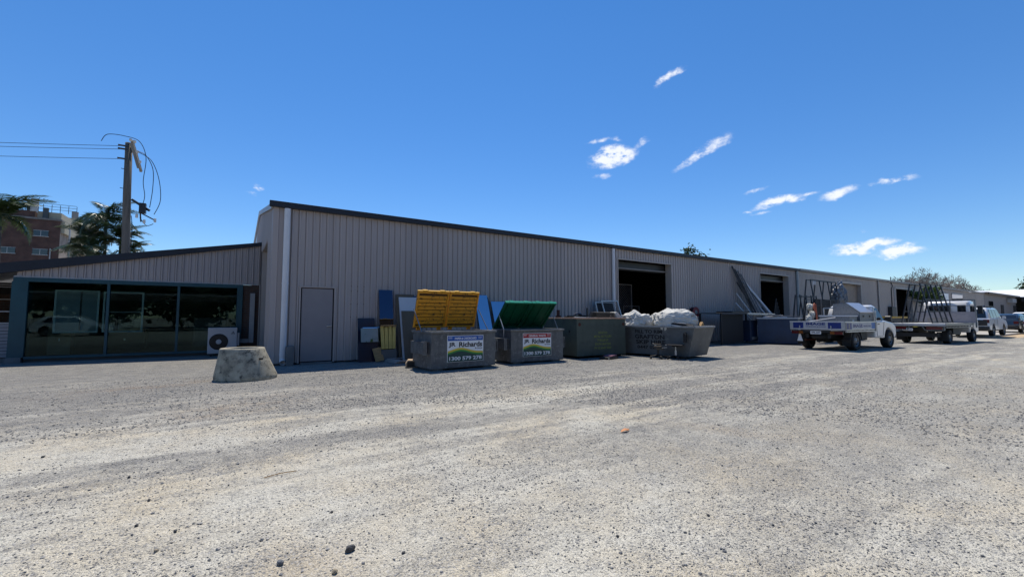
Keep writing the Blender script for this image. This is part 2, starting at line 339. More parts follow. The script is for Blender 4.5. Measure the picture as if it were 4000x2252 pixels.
# ================================================================== GROUND
def ground_material():
    m = bpy.data.materials.new('gravel and dust'); m.use_nodes = True; t = m.node_tree; b = t.nodes['Principled BSDF']; b.inputs['Roughness'].default_value = .95; b.inputs['Specular IOR Level'].default_value = .2
    g = nn(t, 'ShaderNodeTexCoord'); lk = t.links.new
    def noise(scale, st=None, det=5, rough=.6):
        n = nn(t, 'ShaderNodeTexNoise'); n.inputs['Scale'].default_value = scale; n.inputs['Detail'].default_value = det; n.inputs['Roughness'].default_value = rough
        if st:
            p = nn(t, 'ShaderNodeMapping'); p.inputs['Scale'].default_value = st[:3]; p.inputs['Rotation'].default_value = (0, 0, st[3] if len(st) > 3 else 0)
            lk(g.outputs['Object'], p.inputs['Vector']); lk(p.outputs[0], n.inputs['Vector'])
        else: lk(g.outputs['Object'], n.inputs['Vector'])
        return n.outputs['Fac']
    def rng_(v, a, b_, c=0, d=1):
        r = nn(t, 'ShaderNodeMapRange'); r.inputs['From Min'].default_value = a; r.inputs['From Max'].default_value = b_; r.inputs['To Min'].default_value = c; r.inputs['To Max'].default_value = d; lk(v, r.inputs['Value']); return r.outputs[0]
    def mth(op, a, b_=None, clamp=False):
        r = nn(t, 'ShaderNodeMath', operation=op); r.use_clamp = clamp
        for i, q in enumerate((a, b_)):
            if q is None: continue
            if isinstance(q, (int, float)): r.inputs[i].default_value = q
            else: lk(q, r.inputs[i])
        return r.outputs[0]
    def mixc(f, a, b_, mode='MIX'):
        x = nn(t, 'ShaderNodeMix', data_type='RGBA', blend_type=mode)
        if isinstance(f, (int, float)): x.inputs['Factor'].default_value = f
        else: lk(f, x.inputs['Factor'])
        for k, q in (('A', a), ('B', b_)):
            if isinstance(q, tuple): x.inputs[k].default_value = q+(1,)
            else: lk(q, x.inputs[k])
        return x.outputs['Result']
    sp = nn(t, 'ShaderNodeSeparateXYZ'); lk(g.outputs['Object'], sp.inputs[0]); X, Y = sp.outputs[0], sp.outputs[1]
    # loose blue-grey gravel: near the wall, to the right, and in wheel-swept streaks along the shed
    str_ = noise(1.0, (.09, .95, 1, R_(-5)), 6, .62); str2 = noise(1.0, (.16, 1.7, 1, R_(22)), 5, .6)
    big = noise(.22, None, 3)
    near_wall = rng_(Y, -7.2, -3.8)
    right = mth('MULTIPLY', rng_(X, 1.5, 6.5), .40)
    f = mth('ADD', mth('ADD', mth('MULTIPLY', rng_(str_, .45, .57), .62), mth('MULTIPLY', rng_(str2, .47, .60), .40)), mth('ADD', mth('MULTIPLY', near_wall, .8), right))
    f = mth('ADD', f, mth('MULTIPLY', rng_(big, .35, .7, -.5, .5), .6), clamp=True)
    brk = mth('ADD', rng_(noise(7, None, 4, .75), .35, .65, -.28, .28), rng_(noise(2.0, (.5, 1.4, 1, .1), 6, .75), .4, .6, -.22, .22)); f = mth('ADD', f, brk, clamp=True)
    near_mask = rng_(Y, -11.2, -9.8)
    f = mth('MULTIPLY', f, rng_(near_mask, 0, 1, .6, 1))
    dust = mixc(rng_(noise(.9, None, 4), .42, .66), (.56, .535, .455), (.565, .50, .375))
    grav = mixc(rng_(noise(3, None, 3), .35, .65), (.19, .182, .165), (.34, .32, .275))
    col = mixc(f, dust, grav); col = mixc(mth('MULTIPLY', rng_(Y, -5.6, -4.0), .35), col, (.17, .163, .15))  # near-wall gravel darkened further, deepening the wall's shadow in the colour
    # brown leaf-stained patches
    def blob(cx, cy, rx, ry, a):
        p = nn(t, 'ShaderNodeMapping', vector_type='TEXTURE'); p.inputs['Location'].default_value = (cx, cy, 0); p.inputs['Scale'].default_value = (rx, ry, 1); p.inputs['Rotation'].default_value = (0, 0, a)
        lk(g.outputs['Object'], p.inputs['Vector']); l = nn(t, 'ShaderNodeVectorMath', operation='LENGTH'); lk(p.outputs[0], l.inputs[0])
        return rng_(l.outputs['Value'], 1.1, .1)
    bn = rng_(noise(2.2, None, 6, .7), .44, .62)
    bl = mth('MAXIMUM', blob(-.7, -6.0, 1.6, .75, R_(35)), blob(-2.2, -2.9, 2.0, .7, R_(25)))
    col = mixc(mth('MULTIPLY', mth('MULTIPLY', bl, bn), .75), col, (.235, .165, .105))
    bl2 = mth('MAXIMUM', blob(4.05, -10.9, .75, .3, R_(-70)), blob(-.6, -11.25, .5, .35, 0))
    col = mixc(mth('MULTIPLY', bl2, .5), col, (.44, .36, .25))
    # pebbles
    def pebb(scale, rnd=1):
        v = nn(t, 'ShaderNodeTexVoronoi'); v.inputs['Scale'].default_value = scale; v.inputs['Randomness'].default_value = rnd; lk(g.outputs['Object'], v.inputs['Vector']); return v
    v1, v2 = pebb(52), pebb(120)
    s1 = nn(t, 'ShaderNodeSeparateColor'); lk(v1.outputs['Color'], s1.inputs[0]); s2 = nn(t, 'ShaderNodeSeparateColor'); lk(v2.outputs['Color'], s2.inputs[0])
    core1 = rng_(v1.outputs['Distance'], .62, .3); core2 = rng_(v2.outputs['Distance'], .6, .3)
    cl = noise(1.3, None, 4)
    thr = mth('SUBTRACT', .86, mth('ADD', mth('MULTIPLY', f, .55), rng_(cl, .4, .65, -.10, .18)))
    dk1 = mth('MULTIPLY', rng_(mth('SUBTRACT', s1.outputs[0], thr), 0, .03), core1)
    dk2 = mth('MULTIPLY', rng_(mth('SUBTRACT', s2.outputs[0], mth('SUBTRACT', thr, .04)), 0, .03), core2)
    pc = mixc(s1.outputs[1], (.11, .115, .125), (.33, .325, .31)); pc2 = mixc(s2.outputs[1], (.09, .095, .105), (.34, .335, .32))
    col = mixc(mth('MULTIPLY', dk1, .85), col, pc); col = mixc(mth('MULTIPLY', dk2, .85), col, pc2)
    # pale chips
    col = mixc(mth('MULTIPLY', mth('GREATER_THAN', s2.outputs[2], .93), .5), col, (.62, .60, .56))
    fine = noise(160, None, 3)
    col = mixc(1.0, col, mixc(rng_(fine, .3, .7), (.80, .80, .80), (1.1, 1.1, 1.1)), 'MULTIPLY')
    lk(col, b.inputs['Base Color'])
    h = mth('ADD', mth('ADD', mth('MULTIPLY', core1, mth('MULTIPLY', s1.outputs[2], .9)), mth('MULTIPLY', core2, .45)), mth('MULTIPLY', noise(9, None, 5), .9))
    bp = nn(t, 'ShaderNodeBump'); bp.inputs['Strength'].default_value = .8; bp.inputs['Distance'].default_value = .014
    lk(h, bp.inputs['Height']); lk(bp.outputs[0], b.inputs['Normal'])
    return m
M_ground = ground_material()
me = bpy.data.meshes.new('ground'); me.from_pydata([(-900, -900, 0), (1500, -900, 0), (1500, 1500, 0), (-900, 1500, 0)], [], [(0, 1, 2, 3)])
tag(obj('ground', me, M_ground), kind='structure')
M_slab = mat('pale concrete slab', (.40, .375, .33), rough=.9, var=.15, scale=1.2, bump=.1)
M_sand = mat('tan sand', (.50, .37, .22), rough=.95, var=.2, scale=2, bump=.3)
o = MB().prism([(41, -5.2), (42.4, -7.1), (70, -7.0), (150, -8), (150, .0), (41, .0)], .0, .12, 'z').build('concrete_apron', M_slab, bevel=.015); tag(o, kind='structure')
o = MB().prism([(40.2, -8.0), (42.5, -7.13), (70, -7.03), (150, -8.03), (150, -9.3), (60, -8.9)], -.01, .004, 'z').build('sand_patch', M_sand); tag(o, kind='structure')

# loose stones (real geometry), dense near the camera
def stones(name, n, rmin, rmax, ring, seed, smin, smax, lift=.3, mat_=None):
    r = np.random.default_rng(seed)
    # positions: polar around camera foot, uniform in log distance so that they are even in the picture
    d = np.exp(r.uniform(np.log(ring[0]), np.log(ring[1]), n)); a = HEAD+r.uniform(-.98, .98, n)
    x = EYE.x+d*np.cos(a); y = EYE.y+d*np.sin(a)
    # clumping
    k = np.sin(x*1.3+2*np.sin(y*.9))*np.sin(y*1.7+1.5*np.sin(x*.6))
    keep = r.uniform(-1.2, 1, n) < k+.45*(x > 2); keep &= (y < -1.6) | (x > 2)
    x, y, d = x[keep], y[keep], d[keep]; n = len(x)
    sz = np.exp(r.uniform(np.log(smin), np.log(smax), n))*(.6+.4*np.minimum(d/3, 2.2))
    base = np.array([(1, 0, 0), (0, 1, 0), (-1, 0, 0), (0, -1, 0), (0, 0, .8), (0, 0, -.6), (.62, .62, .45), (-.62, .6, .4), (-.6, -.62, .45), (.6, -.6, .4)], float)
    F = np.array([(0, 6, 4), (6, 1, 4), (1, 7, 4), (7, 2, 4), (2, 8, 4), (8, 3, 4), (3, 9, 4), (9, 0, 4), (0, 1, 6), (1, 2, 7), (2, 3, 8), (3, 0, 9)])
    V = base[None]*(1+r.uniform(-.3, .3, (n, 10, 1)))
    ax = r.uniform(.6, 1.35, (n, 1, 3)); ax[:, :, 2] *= .75; V = V*ax*sz[:, None, None]*.5
    th = r.uniform(0, 6.28, n); c, s_ = np.cos(th)[:, None], np.sin(th)[:, None]
    vx = V[:, :, 0]*c-V[:, :, 1]*s_+x[:, None]; vy = V[:, :, 0]*s_+V[:, :, 1]*c+y[:, None]; vz = V[:, :, 2]+sz[:, None]*lift*.5
    P = np.stack([vx, vy, vz], 2).reshape(-1, 3); FF = (F[None]+(np.arange(n)*10)[:, None, None]).reshape(-1, 3)
    me = bpy.data.meshes.new(name); me.vertices.add(len(P)); me.vertices.foreach_set('co', P.ravel())
    me.loops.add(FF.size); me.loops.foreach_set('vertex_index', FF.ravel()); me.polygons.add(len(FF)); me.polygons.foreach_set('loop_start', np.arange(0, FF.size, 3)); me.polygons.foreach_set('loop_total', np.full(len(FF), 3))
    tone = r.choice([0, .25, .5, .8, 1.0], n, p=[.34, .26, .2, .14, .06])
    at = me.attributes.new('tone', 'FLOAT', 'POINT'); at.data.foreach_set('value', np.repeat(tone, 10))
    me.update(); me.validate()
    return obj(name, me, M_stones)
M_stones = bpy.data.materials.new('loose stones'); M_stones.use_nodes = True; t = M_stones.node_tree; b = t.nodes['Principled BSDF']; b.inputs['Roughness'].default_value = .85
at = nn(t, 'ShaderNodeAttribute'); at.attribute_name = 'tone'; cr = nn(t, 'ShaderNodeValToRGB'); t.links.new(at.outputs['Fac'], cr.inputs[0]); t.links.new(cr.outputs[0], b.inputs['Base Color'])
e = cr.color_ramp.elements; e[0].color = (.085, .09, .10, 1); e[1].color = (.50, .46, .39, 1)
for p, c in ((.25, (.15, .155, .165, 1)), (.5, (.25, .245, .235, 1)), (.8, (.36, .335, .29, 1))):
    q = e.new(p); q.color = c
tag(stones('gravel', 60000, 0, 0, (2.4, 17), 3, .004, .0125), 'loose grey gravel strewn over the dusty yard', 'gravel', kind='stuff')
tag(stones('gravel', 2400, 0, 0, (2.4, 14), 5, .010, .022), 'coarser dark stones lying among the yard gravel', 'gravel', kind='stuff')

tag(stones('gravel', 30000, 0, 0, (7, 17), 9, .010, .020), 'crushed grey gravel lying thick between the yard and the bins', 'gravel', kind='stuff')
ROCKS = [(-.36, -11.23, .085, 0, 'large dark grey rock, biggest loose stone at the bottom of the yard'), (-.71, -11.16, .062, 1, 'blue grey angular rock left of the biggest dark stone'),
 (-.48, -11.41, .055, 3, 'round buff pebble half buried at the very front edge'), (-.78, -10.81, .036, 1, 'small grey wedge stone beside a pale flake'), (-.75, -10.82, .028, 4, 'pale flake of stone beside the small grey wedge stone'),
 (-.62, -11.30, .026, 4, 'small white pebble between two bigger rocks at the front'), (-1.0, -10.79, .038, 4, 'pale grey stone alone in the left foreground'), (-1.23, -10.39, .04, 0, 'dark triangular stone in the left foreground'),
 (-1.45, -10.16, .038, 0, 'dark flat stone beside the dark triangular one'), (-1.30, -10.62, .042, 3, 'buff stone in the left foreground below the dark triangular one'), (-.35, -10.64, .034, 0, 'blackish stone above the biggest rock'),
 (-.11, -11.42, .034, 0, 'blue black stone right of the biggest rock'), (1.06, -11.96, .034, 0, 'dark stone in the centre right foreground'), (1.79, -12.10, .032, 0, 'dark stone farthest right in the foreground'),
 (-1.44, -9.70, .04, 0, 'grey slab like stone on the dusty left side'), (-2.45, -7.85, .05, 0, 'dark stone out on the far left of the yard'), (-1.65, -9.01, .045, 0, 'dark stone in the middle of the left side')]
RC = [(.09, .09, .092), (.17, .18, .19), (.2, .2, .2), (.36, .30, .21), (.5, .47, .43)]
for i, (x, y, r, c, lab) in enumerate(ROCKS):
    bm = bmesh.new(); bmesh.ops.create_icosphere(bm, subdivisions=3, radius=1)
    rr = random.Random(i+11); dirs = [Vector((rr.gauss(0, 1), rr.gauss(0, 1), rr.gauss(0, 1))).normalized() for _ in range(12)]; cut = [rr.uniform(.6, .9) for _ in dirs]
    for v in bm.verts:
        for d_, q in zip(dirs, cut):
            dd = v.co.dot(d_)
            if dd > q: v.co -= d_*(dd-q)
        v.co += Vector((rr.gauss(0, 1), rr.gauss(0, 1), rr.gauss(0, 1)))*.012
    for v in bm.verts: v.co = Vector((v.co.x*r*.62, v.co.y*r*.5, v.co.z*r*.45+r*.28))
    me = bpy.data.meshes.new('rock'); bm.transform(Matrix.Scale(.6, 4)); bm.to_mesh(me); bm.free()
    o = obj('rock', me, mat('rock colour %d' % c, RC[c], rough=.85, var=.45, scale=40, bump=.5, bscale=90)); o.location = (x, y, 0); o.rotation_euler = (0, 0, rr.uniform(0, 6))
    tag(o, lab, 'rock', 'loose rocks in the foreground')
# orange leaf and a stick
o = MB().add([(0, 0, .01), (.05, -.025, .03), (.12, -.01, .012), (.17, .02, .02), (.1, .035, .035), (.04, .03, .02)], [(0, 1, 4, 5), (1, 2, 3, 4)]).build('leaf', mat('dry orange leaf', (.55, .24, .10), rough=.8, var=.3), solid=.002)
o.location = (2.9, -10.29, 0); tag(o, 'curled dry orange leaf lying on the gravel in mid yard', 'leaf')
o = MB().tube([(0, 0, .01), (.12, .03, .015), (.25, .035, .01)], .004, 5).build('twig', M_wood); o.location = (-.7, -9.66, 0); tag(o, 'thin brown twig lying on the dusty yard', 'twig')

# ================================================================== CLADDING
PITCHR = .1905; SHEET = 4*PITCHR
def rib_profile(x0, x1, h=.028):
    """points (x, depth) of the ribbed sheet between x0 and x1, ribs centred on multiples of the pitch"""
    pts = [(x0, 0)]; k = math.floor(x0/PITCHR)
    while k*PITCHR < x1+PITCHR:
        c = (k+.5)*PITCHR
        for dx, d in ((-.046, 0), (-.045, -.02), (-.033, -.02), (-.032, 0), (-.015, h), (.013, h), (.026, 0)):
            if x0 < c+dx < x1: pts.append((c+dx, d))
        k += 1
    pts.append((x1, 0)); return pts
_sc = {}
def sheet(parent, x0, x1, z0, z1, m, loc=(0, 0, 0), rz=0, ztop=None, name='cladding_sheet', h=.038):
    """one ribbed sheet; ztop(x) gives a raked top edge"""
    ph = round((x0/PITCHR) % 1, 3); key = (ph, round(x1-x0, 3), round(z0, 3), round(z1, 3), m.name, ztop is None, h)
    if ztop is not None or key not in _sc:
        P = rib_profile(x0, x1, h); v = []; n = len(P)
        for x, d in P: v += [(x-x0, -d, z0), (x-x0, -d, (ztop(x) if ztop else z1))]
        me = bpy.data.meshes.new(name); me.from_pydata(v, [], [(2*i, 2*i+2, 2*i+3, 2*i+1) for i in range(n-1)])
        me.materials.append(m)
        if ztop is None: _sc[key] = me
    else: me = _sc[key]
    o = bpy.data.objects.new(name, me); COL.objects.link(o); o.parent = parent
    o.location = Vector(loc)+Matrix.Rotation(rz, 3, 'Z') @ Vector((x0, 0, 0)); o.rotation_euler = (0, 0, rz)
    o.location.z = loc[2]+random.uniform(-.0015, .0015); return o
def clad_wall(parent, a, b, z0, z1, m, holes=(), loc=(0, 0, 0), rz=0, ztop=None, h=.038):
    xs = [a]; k = math.floor(a/SHEET)+1
    while k*SHEET < b-1e-3:
        if k*SHEET > a+1e-3: xs.append(k*SHEET)
        k += 1
    for (h0, h1, _, _) in holes: xs += [h0, h1]
    xs = sorted(set(round(x, 4) for x in xs+[b] if a-1e-6 <= x <= b+1e-6))
    for p, q in zip(xs, xs[1:]):
        if q-p < .005: continue
        mid = (p+q)/2; H = [hh for hh in holes if hh[0] < mid < hh[1]]
        if not H: sheet(parent, p, q, z0, z1, m, loc, rz, ztop, h=h)
        else:
            _, _, hz0, hz1 = H[0]
            if hz0 > z0+.01: sheet(parent, p, q, z0, hz0, m, loc, rz, h=h)
            sheet(parent, p, q, hz1, z1, m, loc, rz, ztop, h=h)

# ================================================================== MAIN SHED
shed = thing('workshop_shed', 'long mauve grey ribbed steel shed with dark gutter and open roller doorways', 'shed')
EAVE = 4.5; DEEP = 13.4; RIDGE = 5.66
HOLES = [(.74, 1.66, 0, 2.22), (13.92, 17.76, 0, 4.02), (26.4, 30.0, 0, 4.06)]
clad_wall(shed, 0.0, 31.24, .05, EAVE, M_clad, HOLES)
# gable end, seen edge on to the left of the corner
def gtop(u): return EAVE+(RIDGE-.12-EAVE)*(u/6.7 if u < 6.7 else (DEEP-u)/6.7)
clad_wall(shed, 0, DEEP, .05, EAVE, M_clad, [(DEEP-4.95, DEEP-1.75, 0, 3.84)], (0.0, DEEP, 0), R_(-90), ztop=lambda u: gtop(DEEP-u))
B(-.035, .09, -.036, .0, .05, EAVE).build('corner_flashing', M_clad, shed); B(-.04, -.034, .0, .12, .05, EAVE).build('corner_flashing', M_clad, shed)
# opening in the gable end: far jamb and header lining
B(.002, .26, 4.95, 5.0, 0, 3.84).build('door_jamb', M_clad2, shed); B(.002, .26, 1.7, 1.75, 0, 3.84).build('door_jamb', M_clad2, shed)
B(.002, .26, 1.7, 5.0, 3.842, 3.9).build('door_header', M_clad2, shed)
B(.26, .3, 4.2, 5.0, 0, 3.84).build('door_track', M_blackmetal, shed)
# roof sheets and trims
for nm, pts in (('roof_sheet', [(-.10, 4.62), (6.7, RIDGE+.06), (6.7, RIDGE+.03), (-.10, 4.59)]), ('roof_sheet', [(13.5, 4.62), (6.7, RIDGE+.06), (6.7, RIDGE+.03), (13.5, 4.59)])):
    MB().prism(pts, -.05, 31.4, 'x').build(nm, M_roof, shed)
B(-.14, 31.5, -.15, -.03, 4.49, 4.655).build('gutter', M_navy, shed, bevel=.008)
MB().prism([(-.03, 4.60), (6.7, RIDGE+.09), (6.7, RIDGE-.07), (-.03, 4.44)], -.09, -.045, 'x').build('barge_capping', M_pale, shed)
MB().prism([(13.5, 4.60), (6.7, RIDGE+.09), (6.7, RIDGE-.07), (13.5, 4.44)], -.09, -.045, 'x').build('barge_capping', M_pale, shed)
MB().prism([(8.6, 3.0), (13.2, 3.0), (13.2, 4.38), (8.6, 5.1)], -.045, -.032, 'x').build('translucent_panel', mat('pale translucent sheet', (.50, .56, .60), rough=.4), shed)
def pipe(parent, x, top, m, w=.075, bottom=.12, y=-.06-.04, joint=2.3):
    p = MB().tube([(x, y-.0, top), (x, y, bottom+.12), (x, y-.01, bottom+.05), (x, y-.09, bottom)], w, 14, False).build('downpipe', m, parent, True)
    MB().tube([(x, y, joint), (x, y, joint+.03)], w+.008, 14).build('collar', m, p); MB().tube([(x, y, .28), (x, y, .33)], w+.006, 14).build('collar', m, p)
pipe(shed, .32, 4.47, M_white, .085, .08); pipe(shed, 13.55, 4.47, M_white, .075, joint=2.6); pipe(shed, 31.08, 4.47, mat('grey green pipe', (.33, .37, .38), rough=.4), .08)
# personnel door
B(.70, .74, -.05, .03, .03, 2.25).build('door_frame', M_clad, shed); B(1.66, 1.70, -.05, .03, .03, 2.25).build('door_frame', M_clad, shed); B(.66, 1.74, -.055, .03, 2.235, 2.27).build('door_frame', M_clad, shed)
dr = B(.775, 1.625, -.02, .02, .075, 2.20).build('door', mat('flat mauve grey door', (.275, .25, .255), rough=.45, var=.08), shed, bevel=.003)
B(.60, 1.80, .08, .12, 0, 2.4).build('dark_gap_backing', M_dark, shed)  # dark sheet added so the gaps round the door read as shade
hd = B(1.50, 1.60, -.05, -.02, 1.07, 1.13).build('handle', M_zinc2, dr, bevel=.01); MB().bar((1.60, -.06, 1.10), (1.46, -.07, 1.09), .02).build('lever', M_alu, dr)
B(.78, 1.62, -.16, .02, .0, .045).build('door_sill', M_block, shed)
# rivets and screw lines near the door
q = MB()
for z in (1.35, 1.75, 2.15, 2.3):
    for k in range(3): q.box(2.14+k*.19, 2.16+k*.19, -.034, -.03, z, z+.02)
q.build('screw_heads', M_blackmetal, shed)
def doorway(x0, x1, zt, parent, m=M_clad2, depth=.32):
    B(x0-.05, x0, -.045, depth, 0, zt+.05).build('door_jamb', m, parent); B(x1, x1+.05, -.045, depth, 0, zt+.05).build('door_jamb', m, parent)
    B(x0-.08, x1+.08, -.05, -.002, zt, zt+.06).build('door_header', m, parent)
    B(x0, x1, .36, .62, zt-.42, zt-.01).build('roller_drum_cover', M_blackmetal, parent, bevel=.01); B(x0, x1, .22, .27, zt-.38, zt-.33).build('roller_door_bottom_rail', M_greytrim, parent)
doorway(13.92, 17.76, 4.02, shed); doorway(26.4, 30.0, 4.06, shed)
# inside
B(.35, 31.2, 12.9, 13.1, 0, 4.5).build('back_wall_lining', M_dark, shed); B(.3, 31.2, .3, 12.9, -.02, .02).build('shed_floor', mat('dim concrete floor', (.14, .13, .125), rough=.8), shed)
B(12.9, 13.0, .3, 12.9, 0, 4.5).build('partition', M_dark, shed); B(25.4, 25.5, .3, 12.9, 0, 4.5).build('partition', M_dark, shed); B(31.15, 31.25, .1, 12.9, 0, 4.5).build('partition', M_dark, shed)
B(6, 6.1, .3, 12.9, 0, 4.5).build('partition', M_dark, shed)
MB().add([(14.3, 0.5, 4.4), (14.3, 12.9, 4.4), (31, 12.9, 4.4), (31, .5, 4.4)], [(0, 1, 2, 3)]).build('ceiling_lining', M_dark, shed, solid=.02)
# chain-lattice stillages inside the first doorway
def lattice(x0, x1, z0, z1, y, name, lab, group=None):
    t = thing(name, lab, 'security screen', (0, 0, 0), 0, group)
    f = MB(); w = .035
    f.box(x0, x1, y-.02, y+.02, z0, z0+w).box(x0, x1, y-.02, y+.02, z1-w, z1).box(x0, x0+w, y-.02, y+.02, z0+w, z1-w).box(x1-w, x1, y-.02, y+.02, z0+w, z1-w)
    f.build('frame', M_greytrim, t); g = MB(); st = .14; a = x0-(z1-z0)
    while a < x1:
        for sgn in (1, -1):
            pts = []
            for u in (0, 1):
                pass
            # clip the diagonal to the frame
            if sgn == 1: xa, za, xb, zb = a, z0, a+(z1-z0), z1
            else: xa, za, xb, zb = a, z1, a+(z1-z0), z0
            t0 = max(0, (x0-xa)/(xb-xa)); t1 = min(1, (x1-xa)/(xb-xa))
            if t1-t0 > .02: g.bar((xa+(xb-xa)*t0, y, za+(zb-za)*t0), (xa+(xb-xa)*t1, y, za+(zb-za)*t1), .008)
        a += st
    g.build('mesh', mat('lattice wire', (.22, .2, .2), rough=.5, metal=.3), t); return t
lattice(15.3, 17.0, .9, 3.1, 1.9, 'lattice_panel', 'tall diamond mesh panel standing inside the first open doorway', 'mesh panels stored in the shed')
lattice(17.1, 18.4, .6, 2.0, 2.6, 'lattice_panel', 'shorter diamond mesh panel behind the tall one in the doorway', 'mesh panels stored in the shed')
t = thing('storage_rack', 'dark steel shelf rack with stock deep inside the second doorway', 'rack', (27.3, 3.5, 0))
for i in range(2):
    for j in range(2): B(i*3-.03, i*3+.03, j*.8-.03, j*.8+.03, 0, 3).build('post', M_blackmetal, t)
for z in (.5, 1.3, 2.1): B(-.03, 3.03, -.03, .83, z, z+.05).build('shelf', M_wood, t)
for i in range(6): B(.1+i*.48, .45+i*.48, .05, .7, .55, .75+.1*(i % 3)).build('stock_box', M_card, t)
t = MB()
for i in range(5): t.bar((29.0+i*.14, .7, .02), (29.3+i*.12, .45, 2.6-.25*i), .05)
tag(t.build('extrusion_lengths', mat('dim aluminium', (.10, .10, .10), rough=.6), None), 'thin lengths of extrusion leaning just inside the second doorway', 'extrusions')

# ================================================================== SECOND SHED (paler gutter)
s2 = thing('neighbouring_shed', 'long beige grey shed beyond the downpipe with weathered grey gutter', 'shed')
H2 = [(38.3, 42.1, 0, 3.98), (50.2, 54.6, 0, 4.02)]
clad_wall(s2, 31.242, 84.0, .05, 4.5, M_clad2, H2, h=.024)
B(31.52, 84, -.14, -.022, 4.52, 4.68).build('gutter', M_greytrim, s2, bevel=.01)
MB().prism([(-.08, 4.66), (6.7, RIDGE+.1), (13.5, 4.66), (13.5, 4.62), (6.7, RIDGE+.06), (-.08, 4.62)], 31.42, 84, 'x').build('roof_sheet', M_roof, s2)
B(31.3, 84, 12.9, 13.1, 0, 4.5).build('back_wall', M_dark, s2); B(49, 49.1, .1, 12.9, 0, 4.5).build('partition', M_dark, s2); B(56, 56.1, .1, 12.9, 0, 4.5).build('partition', M_dark, s2)
for (a, b) in ((38.3, 42.1), (50.2, 54.6)):
    for p, q in ((a-.12, a), (b, b+.12)): B(p, q, -.05, .35, 0, 4.12).build('door_jamb', mat('pale beige trim', (.40, .37, .345), rough=.5), s2)
    B(a-.12, b+.12, -.055, .0, 3.98, 4.14).build('door_header', MATS['pale beige trim'], s2)
rd = MB(); z = .0
while z < 3.98: rd.prism([(.22, z), (.20, z+.03), (.20, z+.055), (.22, z+.08)], 38.3, 42.1, 'x'); z += .085
rd.build('roller_door', mat('tan roller door', (.30, .25, .21), rough=.5), s2)
B(45.7, 45.85, -.12, -.02, .1, 4.5).build('downpipe', M_greytrim, s2)
MB().tube([(49.0, -.06, 1.7), (49.0, -.06, 3.9), (49.1, -.12, 4.2), (49.0, -.06, 4.5), (49.0, -.05, 5.0)], .035, 8).build('conduit', M_blackmetal, s2); MB().tube([(49.7, -.06, 1.5), (49.7, -.06, 4.1)], .06, 8).build('conduit', M_pale, s2)
B(47.9, 49.0, -.35, -.03, 1.35, 2.3).build('meter_box', M_blackmetal, s2, bevel=.02)
for (a, b, z0, z1) in ((61, 64.0, 1.4, 3.9), (68.5, 73, 2.9, 4.0)):
    B(a, b, -.06, -.03, z0, z1).build('window', M_winglass, s2); B(a-.1, b+.1, -.09, -.03, z1, z1+.12).build('window_head', M_pale, s2)
B(64.3, 66.8, -.11, -.03, 2.9, 4.0).build('wall_sign', M_signw, s2)
# ================================================================== THIRD BUILDING (white roof, far right)
s3 = thing('white_roofed_building', 'far grey building at the right edge under a broad white roof', 'building')
B(84.2, 105.4, .0, 14, 0, 4.72).build('wall', mat('dim grey wall', (.25, .225, .215), rough=.7, var=.15), s3)
B(84.0, 105.4, -.38, 13.9, 4.725, 4.78).build('roof', M_roof, s3)
B(84.2, 105.4, -.5, -.39, 4.5, 4.76).build('fascia', mat('brown fascia', (.12, .09, .06), rough=.6), s3)
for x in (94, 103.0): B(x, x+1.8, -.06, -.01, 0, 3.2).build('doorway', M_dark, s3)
B(86.5, 89.0, -.06, -.02, 0, 3.6).build('doorway', M_winglass, s3); B(83.2, 84.1, -.15, -.05, 2.0, 2.9).build('blue_sign', M_blue, s3)
B(98.5, 101.5, -.6, -.05, 3.6, 4.2).build('air_conditioner', M_pale, s3)

s4 = thing('white_roofed_wing', 'open fronted wing under a broad bright white roof at the right edge', 'building')
MB().add([(105.2, 7.2, 4.62), (105.2, -34, 4.62), (118, -34, 6.32), (118, 7.2, 6.32), (131, -34, 4.62), (131, 7.2, 4.62)], [(0, 1, 2, 3), (3, 2, 4, 5)]).build('roof', mat('white painted roof', (.80, .81, .83), rough=.5, var=.03), s4, solid=.06)
MB().prism([(105.3, 4.5), (118, 6.2), (130.9, 4.5)], 7.0, 7.1, 'y').build('gable', M_greytrim, s4); MB().prism([(105.3, 4.5), (118, 6.2), (130.9, 4.5)], -34, -33.9, 'y').build('gable', M_greytrim, s4)
B(109, 109.2, -34, 7, 0, 4.9).build('recessed_wall', M_dark, s4); B(105.4, 105.5, -34, -.6, 3.9, 4.58).build('fascia', M_blackmetal, s4)
B(105.6, 105.7, -9, -2.2, 1.9, 3.2).build('pale_shutter', M_pale, s4)
for y in (-33.8, -25, -17, -9.4, -1.6): B(105.5, 105.75, y, y+.25, 0, 4.5).build('post', M_greytrim, s4)
# ================================================================== LEAN-TO OFFICE
of = thing('glazed_office', 'low lean-to office with ribbed fascia and teal framed glass front', 'office')
LY = 5.0
def ltop(x): return 2.89+(x+6.39)*(4.07-2.89)/6.32
clad_wall(of, -6.34, -.05, 2.585, 2.9, M_clad, (), (0, LY, 0), 0, ztop=lambda x: ltop(x))
MB().add([(-10.6, LY-.12, ltop(-10.6)-.30), (-.04, LY-.12, ltop(-.04)-.02), (-.04, LY-.12, ltop(-.04)+.11), (-10.6, LY-.12, ltop(-10.6)+.11),
          (-10.6, LY-.0, ltop(-10.6)-.30), (-.04, LY-.0, ltop(-.04)-.02), (-.04, LY-.0, ltop(-.04)+.11), (-10.6, LY-.0, ltop(-10.6)+.11)],
         [(0, 1, 2, 3), (7, 6, 5, 4), (0, 4, 5, 1), (3, 2, 6, 7), (0, 3, 7, 4), (1, 5, 6, 2)]).build('fascia', M_navy, of)
